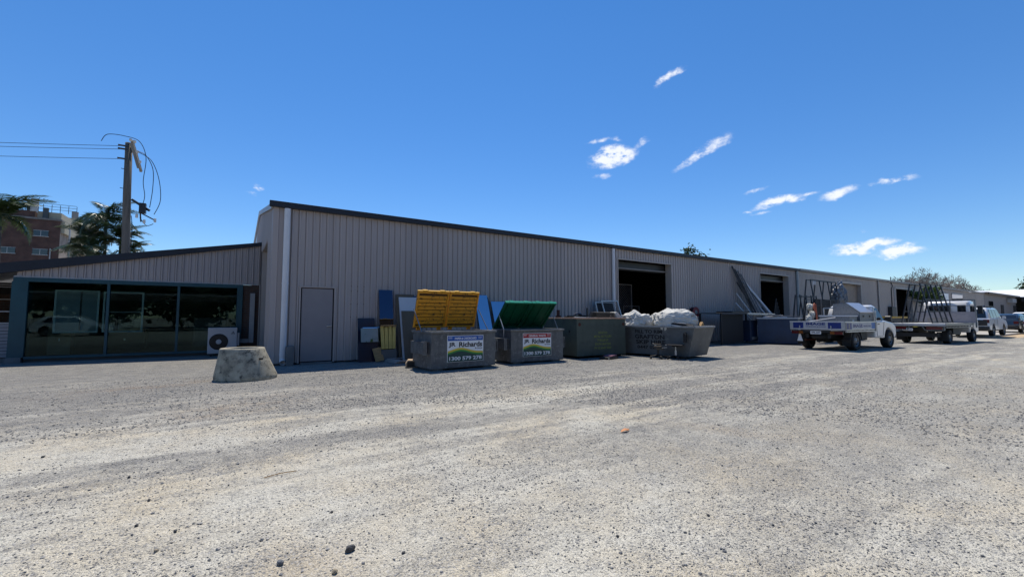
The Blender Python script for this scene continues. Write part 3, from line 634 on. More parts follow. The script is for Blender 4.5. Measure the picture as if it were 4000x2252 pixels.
MB().add([(-10.6, LY, ltop(-10.6)+.08), (-.06, LY, ltop(-.06)+.08), (-.06, 11.5, ltop(-.06)+.08), (-10.6, 11.5, ltop(-10.6)+.08)], [(0, 1, 2, 3)]).build('roof', M_roof, of, solid=.05)
B(-6.4, -.1, LY-.03, LY+.02, 2.555, 2.60).build('flashing', M_pale, of)
fr = B(-6.4, -.58, LY-.05, LY+.12, 2.43, 2.553).build('top_rail', M_teal, of)
B(-6.42, -6.08, LY-.06, LY+.35, .16, 2.43).build('corner_post', M_teal, of); B(-.76, -.58, LY-.05, LY+.12, 0.1, 2.43).build('end_post', M_teal, of)
for x in (-4.28, -2.47): B(x-.035, x+.035, LY-.04, LY+.08, .18, 2.43).build('mullion', M_teal, of)
B(-6.08, -.76, LY-.05, LY+.12, .10, .18).build('bottom_rail', M_teal, of)
B(-6.45, -6.12, LY-.09, LY+.3, -.05, .16).build('footing', M_block, of)
for a, b in ((-6.08, -4.315), (-4.245, -2.505), (-2.435, -.76)): B(a, b, LY+.02, LY+.028, .18, 2.43).build('glass_pane', M_glass, of)
B(-6.1, -.6, LY+.05, 11, .0, .1).build('floor_slab', mat('office floor', (.10, .10, .10), rough=.7), of)
B(-6.4, -.05, 10.6, 10.8, 0, 2.5).build('back_wall', mat('office wall', (.16, .15, .14), rough=.9), of); B(-6.40, -6.3, LY+.36, 10.6, 0, 2.5).build('side_wall', MATS['office wall'], of); B(-.15, -.05, LY+.1, 10.6, 0, 2.5).build('side_wall', MATS['office wall'], of)
MB().add([(-6.4, LY+.13, 2.5), (-.05, LY+.13, 2.5), (-.05, 10.6, 2.5), (-6.4, 10.6, 2.5)], [(0, 1, 2, 3)]).build('ceiling', MATS['office wall'], of, solid=.04)
B(-.575, -.06, LY+.0, LY+.2, 0, 2.55).build('brick_pier', M_brickdark, of)
du = MB().box(-.34, -.19, LY-.10, LY-.005, .42, 2.25).box(-.62, -.35, LY-.10, LY-.005, .42, .56).build('duct_cover', mat('off white duct', (.36, .36, .36), rough=.5), of)
B(-.055, -.02, LY-.06, LY+.1, 0, 2.58).build('edge_trim', M_clad2, of)
# air conditioner
ac = thing('air_conditioner', 'off white outdoor air conditioner unit in front of the teal glass front', 'air conditioner', (-1.57, 4.45, 0))
B(0, .86, 0, .32, .09, .99).build('casing', mat('off white enamel', (.52, .51, .52), rough=.4, var=.06), ac, bevel=.015)
B(.862, .93, .06, .26, .35, .8).build('valve_cover', MATS['off white enamel'], ac, bevel=.01)
Mf = Matrix.Translation((.32, -.001, .5)) @ Matrix.Rotation(R_(90), 4, 'X')
MB().lathe([(.0, .0), (.255, .0), (.265, .012), (.28, .0)], 36, Mf).build('fan_shroud', M_blackmetal, ac)
g = MB()
for r in (.06, .09, .12, .15, .18, .21, .24): g.lathe([(r-.002, .014), (r+.002, .014), (r+.002, .018), (r-.002, .018)], 32, Mf, True)
for k in range(12):
    a = k*R_(30); g.bar((.32+.07*math.cos(a), -.017, .5+.07*math.sin(a)), (.32+.265*math.cos(a), -.017, .5+.265*math.sin(a)), .004)
g.build('fan_grille', mat('dark grey grille', (.06, .055, .055), rough=.5), ac); MB().lathe([(0, .024), (.07, .022), (.085, .012)], 20, Mf).build('fan_hub', MATS['off white enamel'], ac)
em = MB()
for k in range(3):
    a = R_(90+120*k); d = Vector((math.cos(a), 0, math.sin(a))); p = Vector((-d.z, 0, d.x)); c = Vector((.735, -.003, .80))
    em.add([c, c+d*.035+p*.02, c+d*.07, c+d*.035-p*.02], [(0, 1, 2, 3)])
em.build('emblem', M_signk, ac, solid=.001)
for x in (.08, .7): B(x, x+.06, -.02, .34, 0, .09).build('foot', M_blackmetal, ac)
# display window frames and furniture inside the office
def dwin(x0, x1, z0, z1, y, lab):
    t = thing('display_window', lab, 'window frame', (x0, y, 0)); w = x1-x0; f = MB(); q = .045
    f.box(0, w, 0, .06, z0, z0+q).box(0, w, 0, .06, z1-q, z1).box(0, q, 0, .06, z0+q, z1-q).box(w-q, w, 0, .06, z0+q, z1-q).build('frame', mat('pale green grey frame', (.75, .80, .78), rough=.5), t)
    return t, w
t, w = dwin(-5.68, -4.62, .85, 2.24, 5.7, 'display window frame with grey blind behind the first glass pane'); B(.045, w-.045, .02, .03, .9, 2.2).build('blind', mat('grey blind', (.30, .33, .33), rough=.8), t); B(.6, .64, -.0, .05, .9, 2.2).build('sash', M_blackmetal, t)
t, w = dwin(-4.52, -3.48, .85, 2.22, 5.7, 'double hung display window frame behind the middle glass pane'); B(.045, w-.045, .0, .04, 1.52, 1.55).build('sash_rail', M_pale, t); B(.045, w-.045, .03, .035, .9, 1.52).build('pane', M_winglass, t)
for (x, y, wx, dy, h, m, lab) in ((-5.9, 6.2, .55, .4, .95, M_card, 'pale cardboard boxes stacked inside the office corner'), (-4.9, 8.2, 1.2, .6, .75, M_blackmetal, 'dark office desk behind the first display window'), (-2.2, 8.5, 1.1, .5, 1.2, M_greytrim, 'grey cabinet at the back of the office'), (-1.35, 9.0, .9, .4, 1.5, mat('pale green cabinet', (.2, .27, .25)), 'pale green cabinet behind the air conditioner')):
    t = thing('office_cabinet', lab, 'cabinet', (x, y, .1)); B(0, wx, 0, dy, .03, h).build('carcass', m, t, bevel=.01); B(-.02, wx+.02, -.02, dy+.02, h, h+.03).build('top', m, t); B(wx*.48, wx*.52, -.02, 0, h*.5, h*.6).build('handle', M_alu, t)

# carport strip at the far left: fence, brick wall, pale beams
cw = thing('brick_outbuilding', 'dark brick outbuilding under the roof at the left edge', 'building', (0, 0, 0))
B(-12.0, -6.5, 9.0, 9.3, 0, 2.6).build('wall', M_brickdark, cw); B(-12, -6.5, 8.9, 9.0, 2.18, 2.42).build('window_head', M_dark, cw)
for z, h in ((2.42, .03), (2.50, .03), (2.58, .02)): B(-12, -6.5, 8.85, 8.95, z, z+h).build('louvre', M_whiteb, cw)
B(-11.9, -6.5, 8.86, 8.93, 1.98, 2.01).build('pale_strip', M_whiteb, cw)
fn = thing('slatted_gate', 'low white and grey slatted gate left of the teal corner post', 'gate', (-9.6, 5.9, 0))
z = .12; i = 0
while z < 1.12:
    B(0, 3.02, 0, .03, z, z+.085).build('slat', mat('lilac white slat', (.42, .41, .45), rough=.5), fn); z += .103; i += 1
for x in (0.02, 1.5, 2.96): B(x, x+.05, .031, .08, 0, 1.2).build('post', M_blackmetal, fn)
B(0, 3.02, -.01, .05, 1.15, 1.19).build('top_rail', M_whiteb, fn); B(0, 3.02, -.01, .05, 1.52, 1.55).build('upper_rail', M_whiteb, fn)
tag(B(-9.6, -6.47, 5.6, 5.75, 0, .1).build('kerb', M_block), kind='structure')

# ================================================================== BRICK HOTEL far left
ho = thing('brick_hotel', 'tall red brown brick building with rooftop railings behind the palms', 'building', (-28.05, 100, 0))
bx = B(-34, 0, 0, 22, 0, 19.4).build('wall', M_brick_shade, ho)
bx.data.materials.append(M_brick_lit)
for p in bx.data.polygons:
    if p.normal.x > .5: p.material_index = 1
B(-34, .15, -.15, 22, 19.42, 19.75).build('parapet_cap', M_block, ho); B(-13, -3.6, .5, 14, 19.76, 21.0).build('penthouse_wall', M_brick_shade, ho)
B(-3.4, -.2, 1.0, 16, 19.76, 21.1).build('plant_screen', M_beige, ho); B(.02, .5, .3, 21.9, 17.2, 19.4).build('render_band', M_beige, ho); B(.02, 1.0, 9, 21.9, 14.6, 17.18).build('render_stair', M_beige, ho); B(-6, 1.2, 12, 21.9, 19.76, 22.2).build('render_tower', M_beige, ho)
for row in range(5):
    z = 16.35-3.45*row
    for x in ((-10.7, -7.5, -3.4) if row else (-14.4, -10.9, -3.45)):
        w_ = B(x, x+1.95, -.12, -.02, z, z+1.0).build('window', M_winglass, ho); B(x-.08, x+2.03, -.16, -.02, z-.1, z).build('sill', M_pale, w_); B(x+.93, x+1.0, -.15, -.12, z, z+1.0).build('mullion', M_pale, w_)
        B(x-.05, x+2.0, -.15, -.02, z+1.0, z+1.06).build('head', M_pale, w_)
MB().tube([(-1.1, -.2, 0), (-1.1, -.2, 14.1)], .09, 6).build('vent_pipe', M_pale, ho)
MB().tube([(1.2, .5, 0), (1.2, .5, 17.9), (.9, .4, 18.3), (.2, 0.1, 18.4)], .13, 6).build('drain_pipe', M_pale, ho)
def rail(x0, x1, y, z, n, name='railing', hgt=1.1):
    g = MB()
    for k in range(n+1):
        x = x0+(x1-x0)*k/n; g.bar((x, y, z), (x, y, z+hgt), .07)
    for q in (.4, .75, 1.08): g.bar((x0, y, z+q*hgt), (x1, y, z+q*hgt), .06)
    return g.build(name, M_blackmetal, ho)
rail(-8.4, -3.2, .6, 21.0, 5, hgt=1.6); rail(-5, 1.8, 1.2, 21.1, 6, hgt=1.5); rail(-12.5, -9.5, .6, 21.0, 4)
B(-4.2, -3.2, .3, .7, 20.9, 23.3).build('panel_antenna', M_pale, ho, bevel=.05); B(-2.6, -1.9, .5, 1.0, 19.8, 21.8).build('equipment_cabinet', M_bluegrey, ho); B(1.2, 2.1, .8, 1.2, 20.4, 21.6).build('panel_antenna', M_greytrim, ho)
MB().tube([(-9.1, 1, 21), (-9.1, 1, 23.3)], .08, 6).build('mast', M_alu, ho); B(-9.3, -8.9, .8, 1.2, 22.9, 23.8).build('antenna_head', M_rust, ho)
for x in (-7.9, -7.4, -4.6, -4.4): B(x-.1, x+.1, .5, .7, 21, 22.6).build('antenna_stub', M_blackmetal, ho)
g = MB()
for k in range(5): g.bar((3.4+k*.55, 9.9, 16.6), (3.4+k*.55, 9.9, 19.9-.25*k), .07)
for k in range(5): g.bar((3.3, 9.9, 17+k*.6), (5.8, 9.9, 17+k*.6-.1), .07)
g.build('scaffold', M_blackmetal, ho)
# parapet panels of the pale screen
for k in range(5): B(-12.6+k*1.8, -12.5+k*1.8, -.17, -.15, 18.6, 19.4).build('downpipe_strap', M_block, ho)

# ================================================================== POWER POLE
pp = thing('power_pole', 'leaning timber power pole with insulators and drooping cables behind the office', 'power pole', (-5.0, 12.0, 0))
MB().tube([(.03, 0, 0), (0, 0, 4), (-.08, 0, 7), (-.12, 0, 9.35)], [.165, .155, .145, .13], 14).build('pole', M_bark, pp, True)
ca = MB().bar((.02, -.25, 9.42), (.26, .75, 8.3), .08, .12).bar((.30, -.2, 8.2), (.0, -.2, 9.3), .09, .12).build('crossarm', mat('grey crossarm timber', (.26, .23, .19), rough=.9), pp)
for x, z in ((-.08, 9.35), (.06, 9.3), (.17, 8.85), (.28, 8.4)): MB().lathe([(0, .15), (.05, .13), (.06, .05), (.03, .0)], 8, Matrix.Translation((x+.06, -.28, z))).build('insulator', M_porcelain, pp)
br = MB().bar((.12, -.1, 6.72), (.78, -.35, 6.25), .1).box(.42, .66, -.45, -.2, 6.1, 6.55).bar((.5, -.3, 6.1), (.95, -.35, 5.85), .05).bar((.45, -.3, 6.2), (.5, -.3, 5.7), .05).build('fuse_bracket', M_blackmetal, pp)
for x, z in ((.62, 5.72), (1.0, 5.82), (.35, 5.95)): MB().lathe([(0, -.1), (.05, -.08), (.05, .08), (0, .1)], 8, Matrix.Translation((x, -.35, z))).build('fuse_holder', M_porcelain, pp)
def curve(pts, n=14):
    P = [Vector(p) for p in pts]; out = []
    for i in range(len(P)-1):
        p0, p1, p2, p3 = P[max(i-1, 0)], P[i], P[i+1], P[min(i+2, len(P)-1)]
        for k in range(n):
            t = k/n; out.append(.5*((2*p1)+(-p0+p2)*t+(2*p0-5*p1+4*p2-p3)*t*t+(-p0+3*p1-3*p2+p3)*t**3))
    return out+[P[-1]]
for pts in ([(-1.0, -.3, 9.15), (-.8, -.3, 9.5), (-.2, -.3, 9.55), (.3, -.3, 9.4), (.55, -.3, 8.7), (.5, -.3, 7.6), (.58, -.3, 6.9), (.5, -.3, 6.4)],
            [(.25, -.3, 8.95), (.55, -.3, 8.8), (.82, -.3, 8.2), (.85, -.3, 7.3), (.78, -.3, 6.4)], [(.3, -.3, 8.9), (.75, -.3, 8.6), (1.05, -.3, 7.8), (1.15, -.3, 6.8), (.95, -.3, 6.1)],
            [(.45, -.3, 5.9), (.7, -.35, 5.55), (.95, -.35, 5.65)], [(.15, -.25, 5.95), (.2, -.22, 5.2), (.12, -.2, 3.9), (.1, -.2, 2)]):
    MB().tube(curve(pts, 8), .015, 5).build('cable', M_blackmetal, pp)
for z in (8.1, 7.2, 6.4, 5.4, 4.6): MB().bar((-.32, -.1, z), (-.1, 0, z), .025).build('step_bolt', M_blackmetal, pp)
for (z0, z1, lab, dy) in ((9.13, 9.9, 'uppermost overhead wire running left from the power pole', 0), (8.98, 9.7, 'middle overhead wire running left from the power pole', .5), (8.53, 9.2, 'lowest overhead wire running left from the power pole', 0)):
    a = Vector((-5.2, 12-.2, z0)); b = Vector((-44.5, 31.6+dy, z1)); P = [a.lerp(b, k/24)-Vector((0, 0, .8*4*(k/24)*(1-k/24)*.5)) for k in range(25)]
    w_ = MB().tube(P, .011, 5).build('overhead_wire', M_blackmetal); tag(w_, lab, 'wire', 'overhead wires')
    tp = MB().tube([P[0], P[0]+Vector((-.25, 0, 0))], .04, 6).build('strain_insulator', M_blackmetal, w_)

# ================================================================== VEGETATION
def frond_mesh(L_=2.4, seed=0):
    r = random.Random(seed); q = MB(); n = 34; pts = []
    for k in range(n+1):
        t = k/n; pts.append(Vector((L_*(t-.18*t**3), 0, L_*(.40*t-.95*t*t))))
    q.tube(pts[::2], [.035*(1-.85*k/(n/2)) for k in range(len(pts[::2]))], 4)
    for k in range(3, n+1):
        t = k/n; p = pts[k]; d = (pts[k]-pts[k-1]).normalized(); ln = .80*math.sin(math.pi*min(1, t*.9+.12))**.7*L_/2.4
        for sg in (-1, 1):
            for e in range(2):
                side = Vector((0, sg, 0)); out = (d*.55+side+Vector((0, 0, r.uniform(-.7, .15)))).normalized(); pp_ = p-d*e*.045; w = d*.024
                tip = pp_+out*ln*r.uniform(.8, 1.05)+Vector((0, 0, -.12*ln)); mid = pp_+out*ln*.5
                q.add([pp_-w*.5, pp_+w*.5, mid+w*1.1, tip, mid-w*1.1], [(0, 1, 2, 3, 4)])
    me = bpy.data.meshes.new('frond'); me.from_pydata(q.v, [], q.f); me.materials.append(M_palmleaf); return me
FM = [frond_mesh(2.9, i) for i in range(3)]
def palm(x, y, h, lab, n=13, sc=1.0, seed=0, tilt=.0):
    r = random.Random(seed); t = thing('palm_tree', lab, 'palm tree', (x, y, 0), 0, 'palms behind the office')
    MB().tube([(0, 0, 0), (.05, 0, h*.5), (tilt, 0, h-.6)], [.17, .13, .10], 10).build('trunk', M_trunk, t, True)
    MB().tube([(tilt, 0, h-.7), (tilt, 0, h)], [.11, .07], 8).build('crownshaft', mat('green crownshaft', (.09, .13, .06)), t, True)
    for k in range(n+1):
        me = FM[k % 3]; o = bpy.data.objects.new('frond', me); COL.objects.link(o); o.parent = t; o.location = (tilt, 0, h)
        el = r.choice([1.15, .85, .5, .2, -.2]) if k > 1 else 1.35
        o.rotation_euler = (r.uniform(-.3, .3), -el+.1, k*2.4+r.uniform(-.3, .3)); o.scale = (sc*r.uniform(.85, 1.1),)*3
palm(-10.1, 36, 9.9, 'tallest palm with spreading crown left of the power pole', 15, .9, 1)
palm(-11.2, 36.5, 8.2, 'palm with drooping fronds on the left side of the cluster', 12, .8, 2)
palm(-9.0, 35.5, 8.0, 'palm crown directly behind the power pole', 12, .85, 3)
palm(-10.7, 34.5, 6.8, 'low palm crown just above the office roof', 12, .8, 4)
palm(-8.3, 35, 6.9, 'low palm crown right of the power pole', 10, .7, 6)
palm(-14.4, 30, 8.3, 'palm cut by the left edge of the view', 14, 1.0, 5)

def leafy(name, lab, x, y, h, rad, zc, n, m, seed, leaf=.16, group=None, tr=.25, clumps=30, flat=.7):
    r = np.random.default_rng(seed); t = thing(name, lab, 'tree', (x, y, 0), 0, group)
    q = MB(); q.tube([(0, 0, 0), (.1, 0, zc*.5), (0, .1, zc)], [tr, tr*.8, tr*.5], 8)
    cs = []
    for k in range(clumps):
        d = r.normal(size=3); d /= np.linalg.norm(d); rr = rad*r.uniform(.45, 1); c = np.array([d[0]*rr, d[1]*rr, zc+d[2]*rr*flat]); cs.append(c)
        if c[2] > .8 and k < 18: q.tube([(0, 0, zc*.55), tuple(c*[.4, .4, 0]+[0, 0, (zc*.6+c[2])/2]), tuple(c)], [tr*.4, tr*.22, tr*.08], 5)
    q.build('trunk', M_trunk, t, True)
    cs = np.array(cs); idx = r.integers(0, clumps, n); P = cs[idx]+r.normal(size=(n, 3))*rad*.17
    a = r.normal(size=(n, 3)); a /= np.linalg.norm(a, axis=1)[:, None]; b = np.cross(a, r.normal(size=(n, 3))); b /= np.linalg.norm(b, axis=1)[:, None]
    s = leaf*r.uniform(.6, 1.4, n)[:, None]; V = np.stack([P-a*s, P+b*s*.45, P+a*s, P-b*s*.45], 1).reshape(-1, 3)
    me = bpy.data.meshes.new('crown'); me.from_pydata(V.tolist(), [], np.arange(n*4).reshape(-1, 4).tolist()); obj('crown', me, m, t); return t
leafy('leafy_tree', 'leafy tree top poking above the dark gutter in the middle', 48.9, 20, 10.4, 2.1, 8.7, 800, M_leaf, 3, .22, clumps=16, tr=.2)
leafy('leafy_tree', 'dark green tree whose left edge rises beyond the white roof', 229, 8.5, 12, 6, 8.2, 18000, M_leaf, 4, .45, clumps=50, tr=.5, flat=.6)
leafy('leafy_tree', 'taller dark green tree cut by the right edge beyond the white roof', 240, 8, 16, 7, 11.0, 24000, M_leaf, 14, .5, clumps=60, tr=.6, flat=.65)
leafy('shrub', 'bright green shrub growing against the far wall behind the flatbed truck', 54.9, -1.0, 4.3, .95, 3.45, 2200, M_bushleaf, 5, .13, clumps=20, tr=.08)['category'] = 'shrub'
def twigs(seed, h=9.5, sp=1.0):
    r = random.Random(seed); q = MB()
    def grow(p, d, ln, rad, lv):
        e = p+d*ln; m_ = (p+e)/2+Vector((r.uniform(-1, 1), r.uniform(-1, 1), 0))*ln*.08
        q.tube([p, m_, e], [rad, rad*.8, rad*.62], 3 if lv < 4 else 6, False)
        if lv == 0: return
        for _ in range(3 if lv > 1 else 3):
            a = Vector((r.gauss(0, 1), r.gauss(0, 1), r.gauss(0, .7)+.25)).normalized(); nd = (d*1.1+a*.85*sp).normalized()
            if nd.z < -.1: nd.z = .1
            grow(e, nd, ln*r.uniform(.62, .85), max(rad*.58, .022), lv-1)
    grow(Vector((0, 0, 0)), Vector((0, 0, 1)), h*.22, .26, 6)
    me = bpy.data.meshes.new('branches'); me.from_pydata(q.v, [], q.f); me.materials.append(M_twig); return me
TW = [twigs(s, 10.5, 1.1) for s in (1, 4, 9)]
BT = [(118, 17, 1.35), (124, 19, 1.5), (131, 18, 1.75), (138, 20, 1.75), (144, 17, 1.7), (151, 19, 1.75), (157, 17, 1.65), (164, 19, 1.65), (171, 17, 1.55), (179, 18, 1.5), (188, 17, 1.4), (199, 18, 1.25), (148, 23, 1.75), (168, 24, 1.7), (183, 22, 1.5)]
BT_LAB = ['leftmost bare grey tree in the row behind the long shed', 'bare tree second from the left in the leafless row', 'tall bare tree at the left high point of the leafless row', 'tall bare tree just right of the high point of the leafless row',
 'bare tree above the crossed legs of the truck rack', 'bare tree above the middle of the flatbed truck', 'bare tree above the left half of the truck headboard', 'bare tree above the right half of the truck headboard', 'bare tree above the gap between truck and four wheel drive',
 'bare tree left of where the white roof begins, fourth from the right', 'low bare tree third from the right end of the row', 'rightmost low bare tree before the white roof', 'bare tree set back behind the tallest ones', 'bare tree set back behind the middle of the row', 'bare tree set back near the right end of the row']
BL = ['leftmost bare grey tree in the row behind the long shed', 'bare tree right beside the leftmost one in the row', 'tall bare tree at the high point of the leafless row']
for i, (x, y, sc) in enumerate(BT):
    lab = BT_LAB[i]
    t = thing('bare_tree', lab, 'tree', (x, y, 0), i*1.7, 'leafless trees behind the shed', sc*.88)
    o = bpy.data.objects.new('branches', TW[i % 3]); COL.objects.link(o); o.parent = t
# behind the camera: what the glass front mirrors (a white-edged carport, dark trees)
cp = thing('carport', 'white edged carport across the yard behind the viewer, mirrored in the office glass', 'carport', (0, -36, 0))
B(-26, 14, 0, 8, 3.45, 3.55).build('roof', M_roof, cp); B(-26, 14, .0, -.12, 3.1, 3.6).build('fascia', M_white, cp)
for x in (-25.8, -16, -6, 4, 13.8): B(x, x+.15, .2, .35, 0, 3.45).build('post', M_greytrim, cp)
leafies = [(-34, -44), (-24, -47), (-14, -45), (-4, -46), (6, -44), (16, -46), (27, -45), (-45, -40), (38, -48)]
t0 = leafy('boundary_tree', 'dense dark tree in the row behind the viewer', leafies[0][0], leafies[0][1], 12, 6.5, 6.5, 6000, M_leaf, 12, .5, 'trees along the far boundary', .4, 40, 1.0)
t0['label'] = 'boundary tree at the far left corner of the row behind the viewer'
LT = ['second boundary tree from the left behind the carport', 'boundary tree behind the left end of the carport', 'boundary tree behind the left middle of the carport', 'boundary tree behind the right middle of the carport', 'boundary tree just right of the carport end', 'second boundary tree right of the carport', 'boundary tree standing forward at the extreme left behind the viewer', 'boundary tree at the far right end behind the viewer']
for (x, y), lab in zip(leafies[1:], LT):
    c = copy_tree(t0); c['label'] = lab; c.location = (x, y, 0); c.rotation_euler = (0, 0, x)
#--PART3--
# ================================================================== PRECAST CONCRETE CONE
cc = thing('concrete_cone', 'weathered precast concrete manhole cone standing on the gravel by the shed corner', 'concrete cone', (-.62, -2.55, 0))
vs = []; fs = []; seg = 64
shift = Vector((-math.sin(HEAD), math.cos(HEAD), 0))*.10+Vector((math.cos(HEAD), math.sin(HEAD), 0))*-.0
prof = [(.60, 0, 0), (.61, .03, .0), (.605, .09, .05), (.445, .60, .94), (.432, .66, 1), (.42, .675, 1), (.365, .675, 1), (.35, .655, 1), (.355, .60, .94), (.53, .05, .05)]
for r, z, k in prof:
    for j in range(seg):
        a = 2*math.pi*j/seg; vs.append((r*math.cos(a)+shift.x*k, r*math.sin(a)+shift.y*k, z*(1+0*k)))
for i in range(len(prof)-1):
    for j in range(seg): fs.append((i*seg+j, i*seg+(j+1) % seg, (i+1)*seg+(j+1) % seg, (i+1)*seg+j))
MB().add(vs, fs).build('shell', M_conc, cc, True, solid=0)
a = R_(-58); MB().tube([(.40*math.cos(a)+.0, .40*math.sin(a), .45), (.515*math.cos(a), .515*math.sin(a), .452)], .022, 10).build('lifting_hole', M_black, cc)

# ================================================================== THINGS LEANING ON THE WALL BY THE DOOR
tag(B(.40, .58, -.30, -.12, 0, .55).build('concrete_block', M_block, bevel=.012), 'narrow grey concrete block standing beside the white downpipe', 'concrete block')
def lean(name, lab, cat, x0, w, h, m, ybase, ytop, z0=0, thick=.02, group=None, bevel=0, tiltx=0):
    """flat panel leaning back from ybase on the ground to ytop at its head"""
    L_ = math.hypot(h, ytop-ybase); me = B(0, w, -thick, 0, 0, L_)
    o = me.build(name, m, bevel=bevel); o.location = (x0, ybase, z0); o.rotation_euler = (-math.atan2(ytop-ybase, h), tiltx, 0)
    tag(o, lab, cat, group); return o
lean('dark_glass_sheet', 'dark blue framed glass sheet leaning on the wall nearest the door', 'glass sheet', 2.34, .52, 1.32, mat('dark navy board', (.012, .018, .04), rough=.25, var=.2), -.30, -.09)
lean('navy_box_board', 'low dark navy board standing in front of the smaller glass sheets', 'board', 2.30, .60, .62, MATS['dark navy board'], -.44, -.36)
lean('small_mirror_sheet', 'small square mirror reflecting bright blue sky near the door', 'mirror', 2.46, .50, .42, M_bluemirror, -.36, -.26, .62)
lean('pale_glass_square', 'small pale square pane with painted green foliage reflections in front of the mirror', 'glass sheet', 2.38, .52, .42, mat('pale film painted reflections', (.30, .36, .36), rough=.15, spot=(.05, .12, .03), spotscale=5, spotlim=(.56, .62)), -.42, -.36, .60)  # foliage reflections are green spots in the film colour
lean('broken_picture_frame', 'splintered timber offcut leaning low against the navy board', 'timber offcut', 2.78, .26, .40, M_wood, -.62, -.48, tiltx=-.2)
lean('tall_dark_glass', 'tall narrow dark blue glass pane leaning on the ribbed wall', 'glass sheet', 2.98, .44, 2.22, M_darkmirror, -.42, -.08, group=None)
# yellow timber bundle reflected-looking boards
pl = thing('yellow_boards', 'bundle of four bright yellow timber boards leaning in front of the tall dark glass', 'boards', (2.97, -.52, .38))
for k in range(4):
    o = B(0, .10, -.03, 0, 0, .70-.02*(k % 2)).build('board', mat('yellow stained timber', (.75, .55, .15), rough=.7, var=.35, scale=5, stretch=(6, 6, 1)), pl, bevel=.004); o.location = (k*.112, 0, 0); o.rotation_euler = (R_(-7), R_(-2+k*1.2), 0)
B(-.02, .47, -.045, .01, .70, .74).build('top_batten', M_wood, pl).rotation_euler = (R_(-4), 0, 0)
B(-.01, .46, -.06, .02, -.38, -.02).build('base_box', mat('dull pale box', (.13, .14, .14), rough=.6), pl)
lean('white_board', 'tall white laminate board with brown edge leaning left of the yellow lidded bin', 'board', 3.62, .62, 2.0, M_whiteb, -.62, -.10, thick=.03)
lean('brown_back_board', 'brown framed board standing just behind the white laminate board', 'board', 3.54, .62, 2.10, M_ply, -.50, -.05, thick=.02)
lean('brown_hardboard', 'brown hardboard sheet with rounded corner covering most of the white board', 'board', 3.66, .64, 1.56, M_ply, -.70, -.27, thick=.012, bevel=.004)
t = MB().bar((4.05, -.86, 0), (4.0, -.60, .82), .12, .03).build('dark_strip', M_bluepaint); tag(t, 'short dark blue strip leaning on the brown hardboard', 'strip')
# frames lying on the ground and cardboard roll
t = thing('window_frames', 'pale aluminium window frames lying flat on the gravel beside the left bin', 'window frames', (3.15, -1.3, 0), R_(8))
for k in range(3):
    f = MB().box(0, 1.1, 0, .05, .0, .03).box(0, 1.1, .75, .8, 0, .03).box(0, .05, .05, .75, 0, .03).box(1.05, 1.1, .05, .75, 0, .03).build('frame', M_alu, t); f.location = (k*.06, -.08*k, .005+.032*k); f.rotation_euler = (0, 0, R_(k*3))
t = thing('cardboard_roll', 'crumpled brown cardboard carton on the gravel against the left bin', 'carton', (3.02, -2.6, 0), R_(-20))
MB().prism([(0, 0), (.3, 0), (.32, .12), (.26, .2), (.05, .21), (-.02, .1)], 0, .42, 'y').build('carton', M_card, t, bevel=.02); B(.03, .26, -.004, .0, .03, .17).build('open_end', M_dark, t)
# pieces standing behind the bins
lean('tall_mirror_glass', 'tall blue mirrored glass sheet with dark frame behind the yellow lids', 'mirror', 6.40, .52, 2.15, M_bluemirror, -.85, -.12)
B(-.02, 0, -.03, .01, 0, 2.2).build('frame_edge', M_navy, bpy.data.objects['tall_mirror_glass']); B(.52, .55, -.03, .01, 0, 2.2).build('frame_edge', M_navy, bpy.data.objects['tall_mirror_glass'])
lean('square_mirror_glass', 'square sky blue mirror sheet behind the left end of the green lids', 'mirror', 7.10, .70, 1.93, M_bluemirror, -.8, -.10)
for (x, w_, z, dx, dy) in ((4.1, .9, 2.3, 0, 0),):
    lean('blue_film_panel', 'faint blue tinted panel against the wall left of the yellow lids', 'panel', x, .3, z-.25, M_darkmirror, -.32, -.08)

# ================================================================== FRONT LIFT BINS
def sign(parent, x, z, w, h, y, top_m, top_text):
    s = B(x, x+w, y-.004, y, z, z+h).build('sign', M_signw, parent)
    def lay(x0, x1, z0, z1, m, nm, k=1): return B(x+x0*w, x+x1*w, y-.004-.0015*k, y-.004-.0015*(k-1)-.0002, z+z0*h, z+z1*h).build(nm, m, s)
    lay(.012, .988, .80, .982, top_m, 'coloured_band')
    lettering('lettering', top_text, M_signw, s, x+.2*w, y-.0056, z+.845*h, .6*w, .085*h, bold=.02)
    for q, zz in ((.03, .93), (.03, .89), (.85, .93), (.85, .88)): lay(q, q+.10, zz, zz+.012, M_signw, 'small_print', 2)
    lettering('lettering', 'JR', M_signk, s, x+.035*w, y-.0045, z+.545*h, .19*w, .20*h, bold=.035)
    lettering('lettering', 'Richards', M_signk, s, x+.315*w, y-.0045, z+.555*h, .65*w, .20*h, bold=.035)
    lettering('lettering', '& Sons', M_signk, s, x+.76*w, y-.0045, z+.475*h, .205*w, .055*h, bold=.02)
    def arc(lo, hi, m, nm, k):
        n = 20; up = []; dn = []
        for i in range(n+1):
            u = .012+.976*i/n; c = math.sin(math.pi*min(1, u*1.25)**.9)*.14 if u < .8 else 0
            c = .16*math.exp(-((u-.36)/.30)**2)
            up.append((x+u*w, z+(hi+c)*h)); dn.append((x+u*w, z+(lo+c*(1 if lo > .05 else 0))*h))
        MB().prism(dn+up[::-1], y-.0042-.0012*k, y-.0042-.0012*(k-1), 'y').build(nm, m, s)
    arc(.30, .375, M_signy, 'yellow_swoosh', 1); arc(.24, .302, M_signg, 'green_swoosh', 2); arc(.012, .242, M_signdg, 'dark_hill', 3)
    lettering('lettering', '1300 579 278', M_signw, s, x+.05*w, y-.0085, z+.06*h, .9*w, .145*h, bold=.03)
    return s
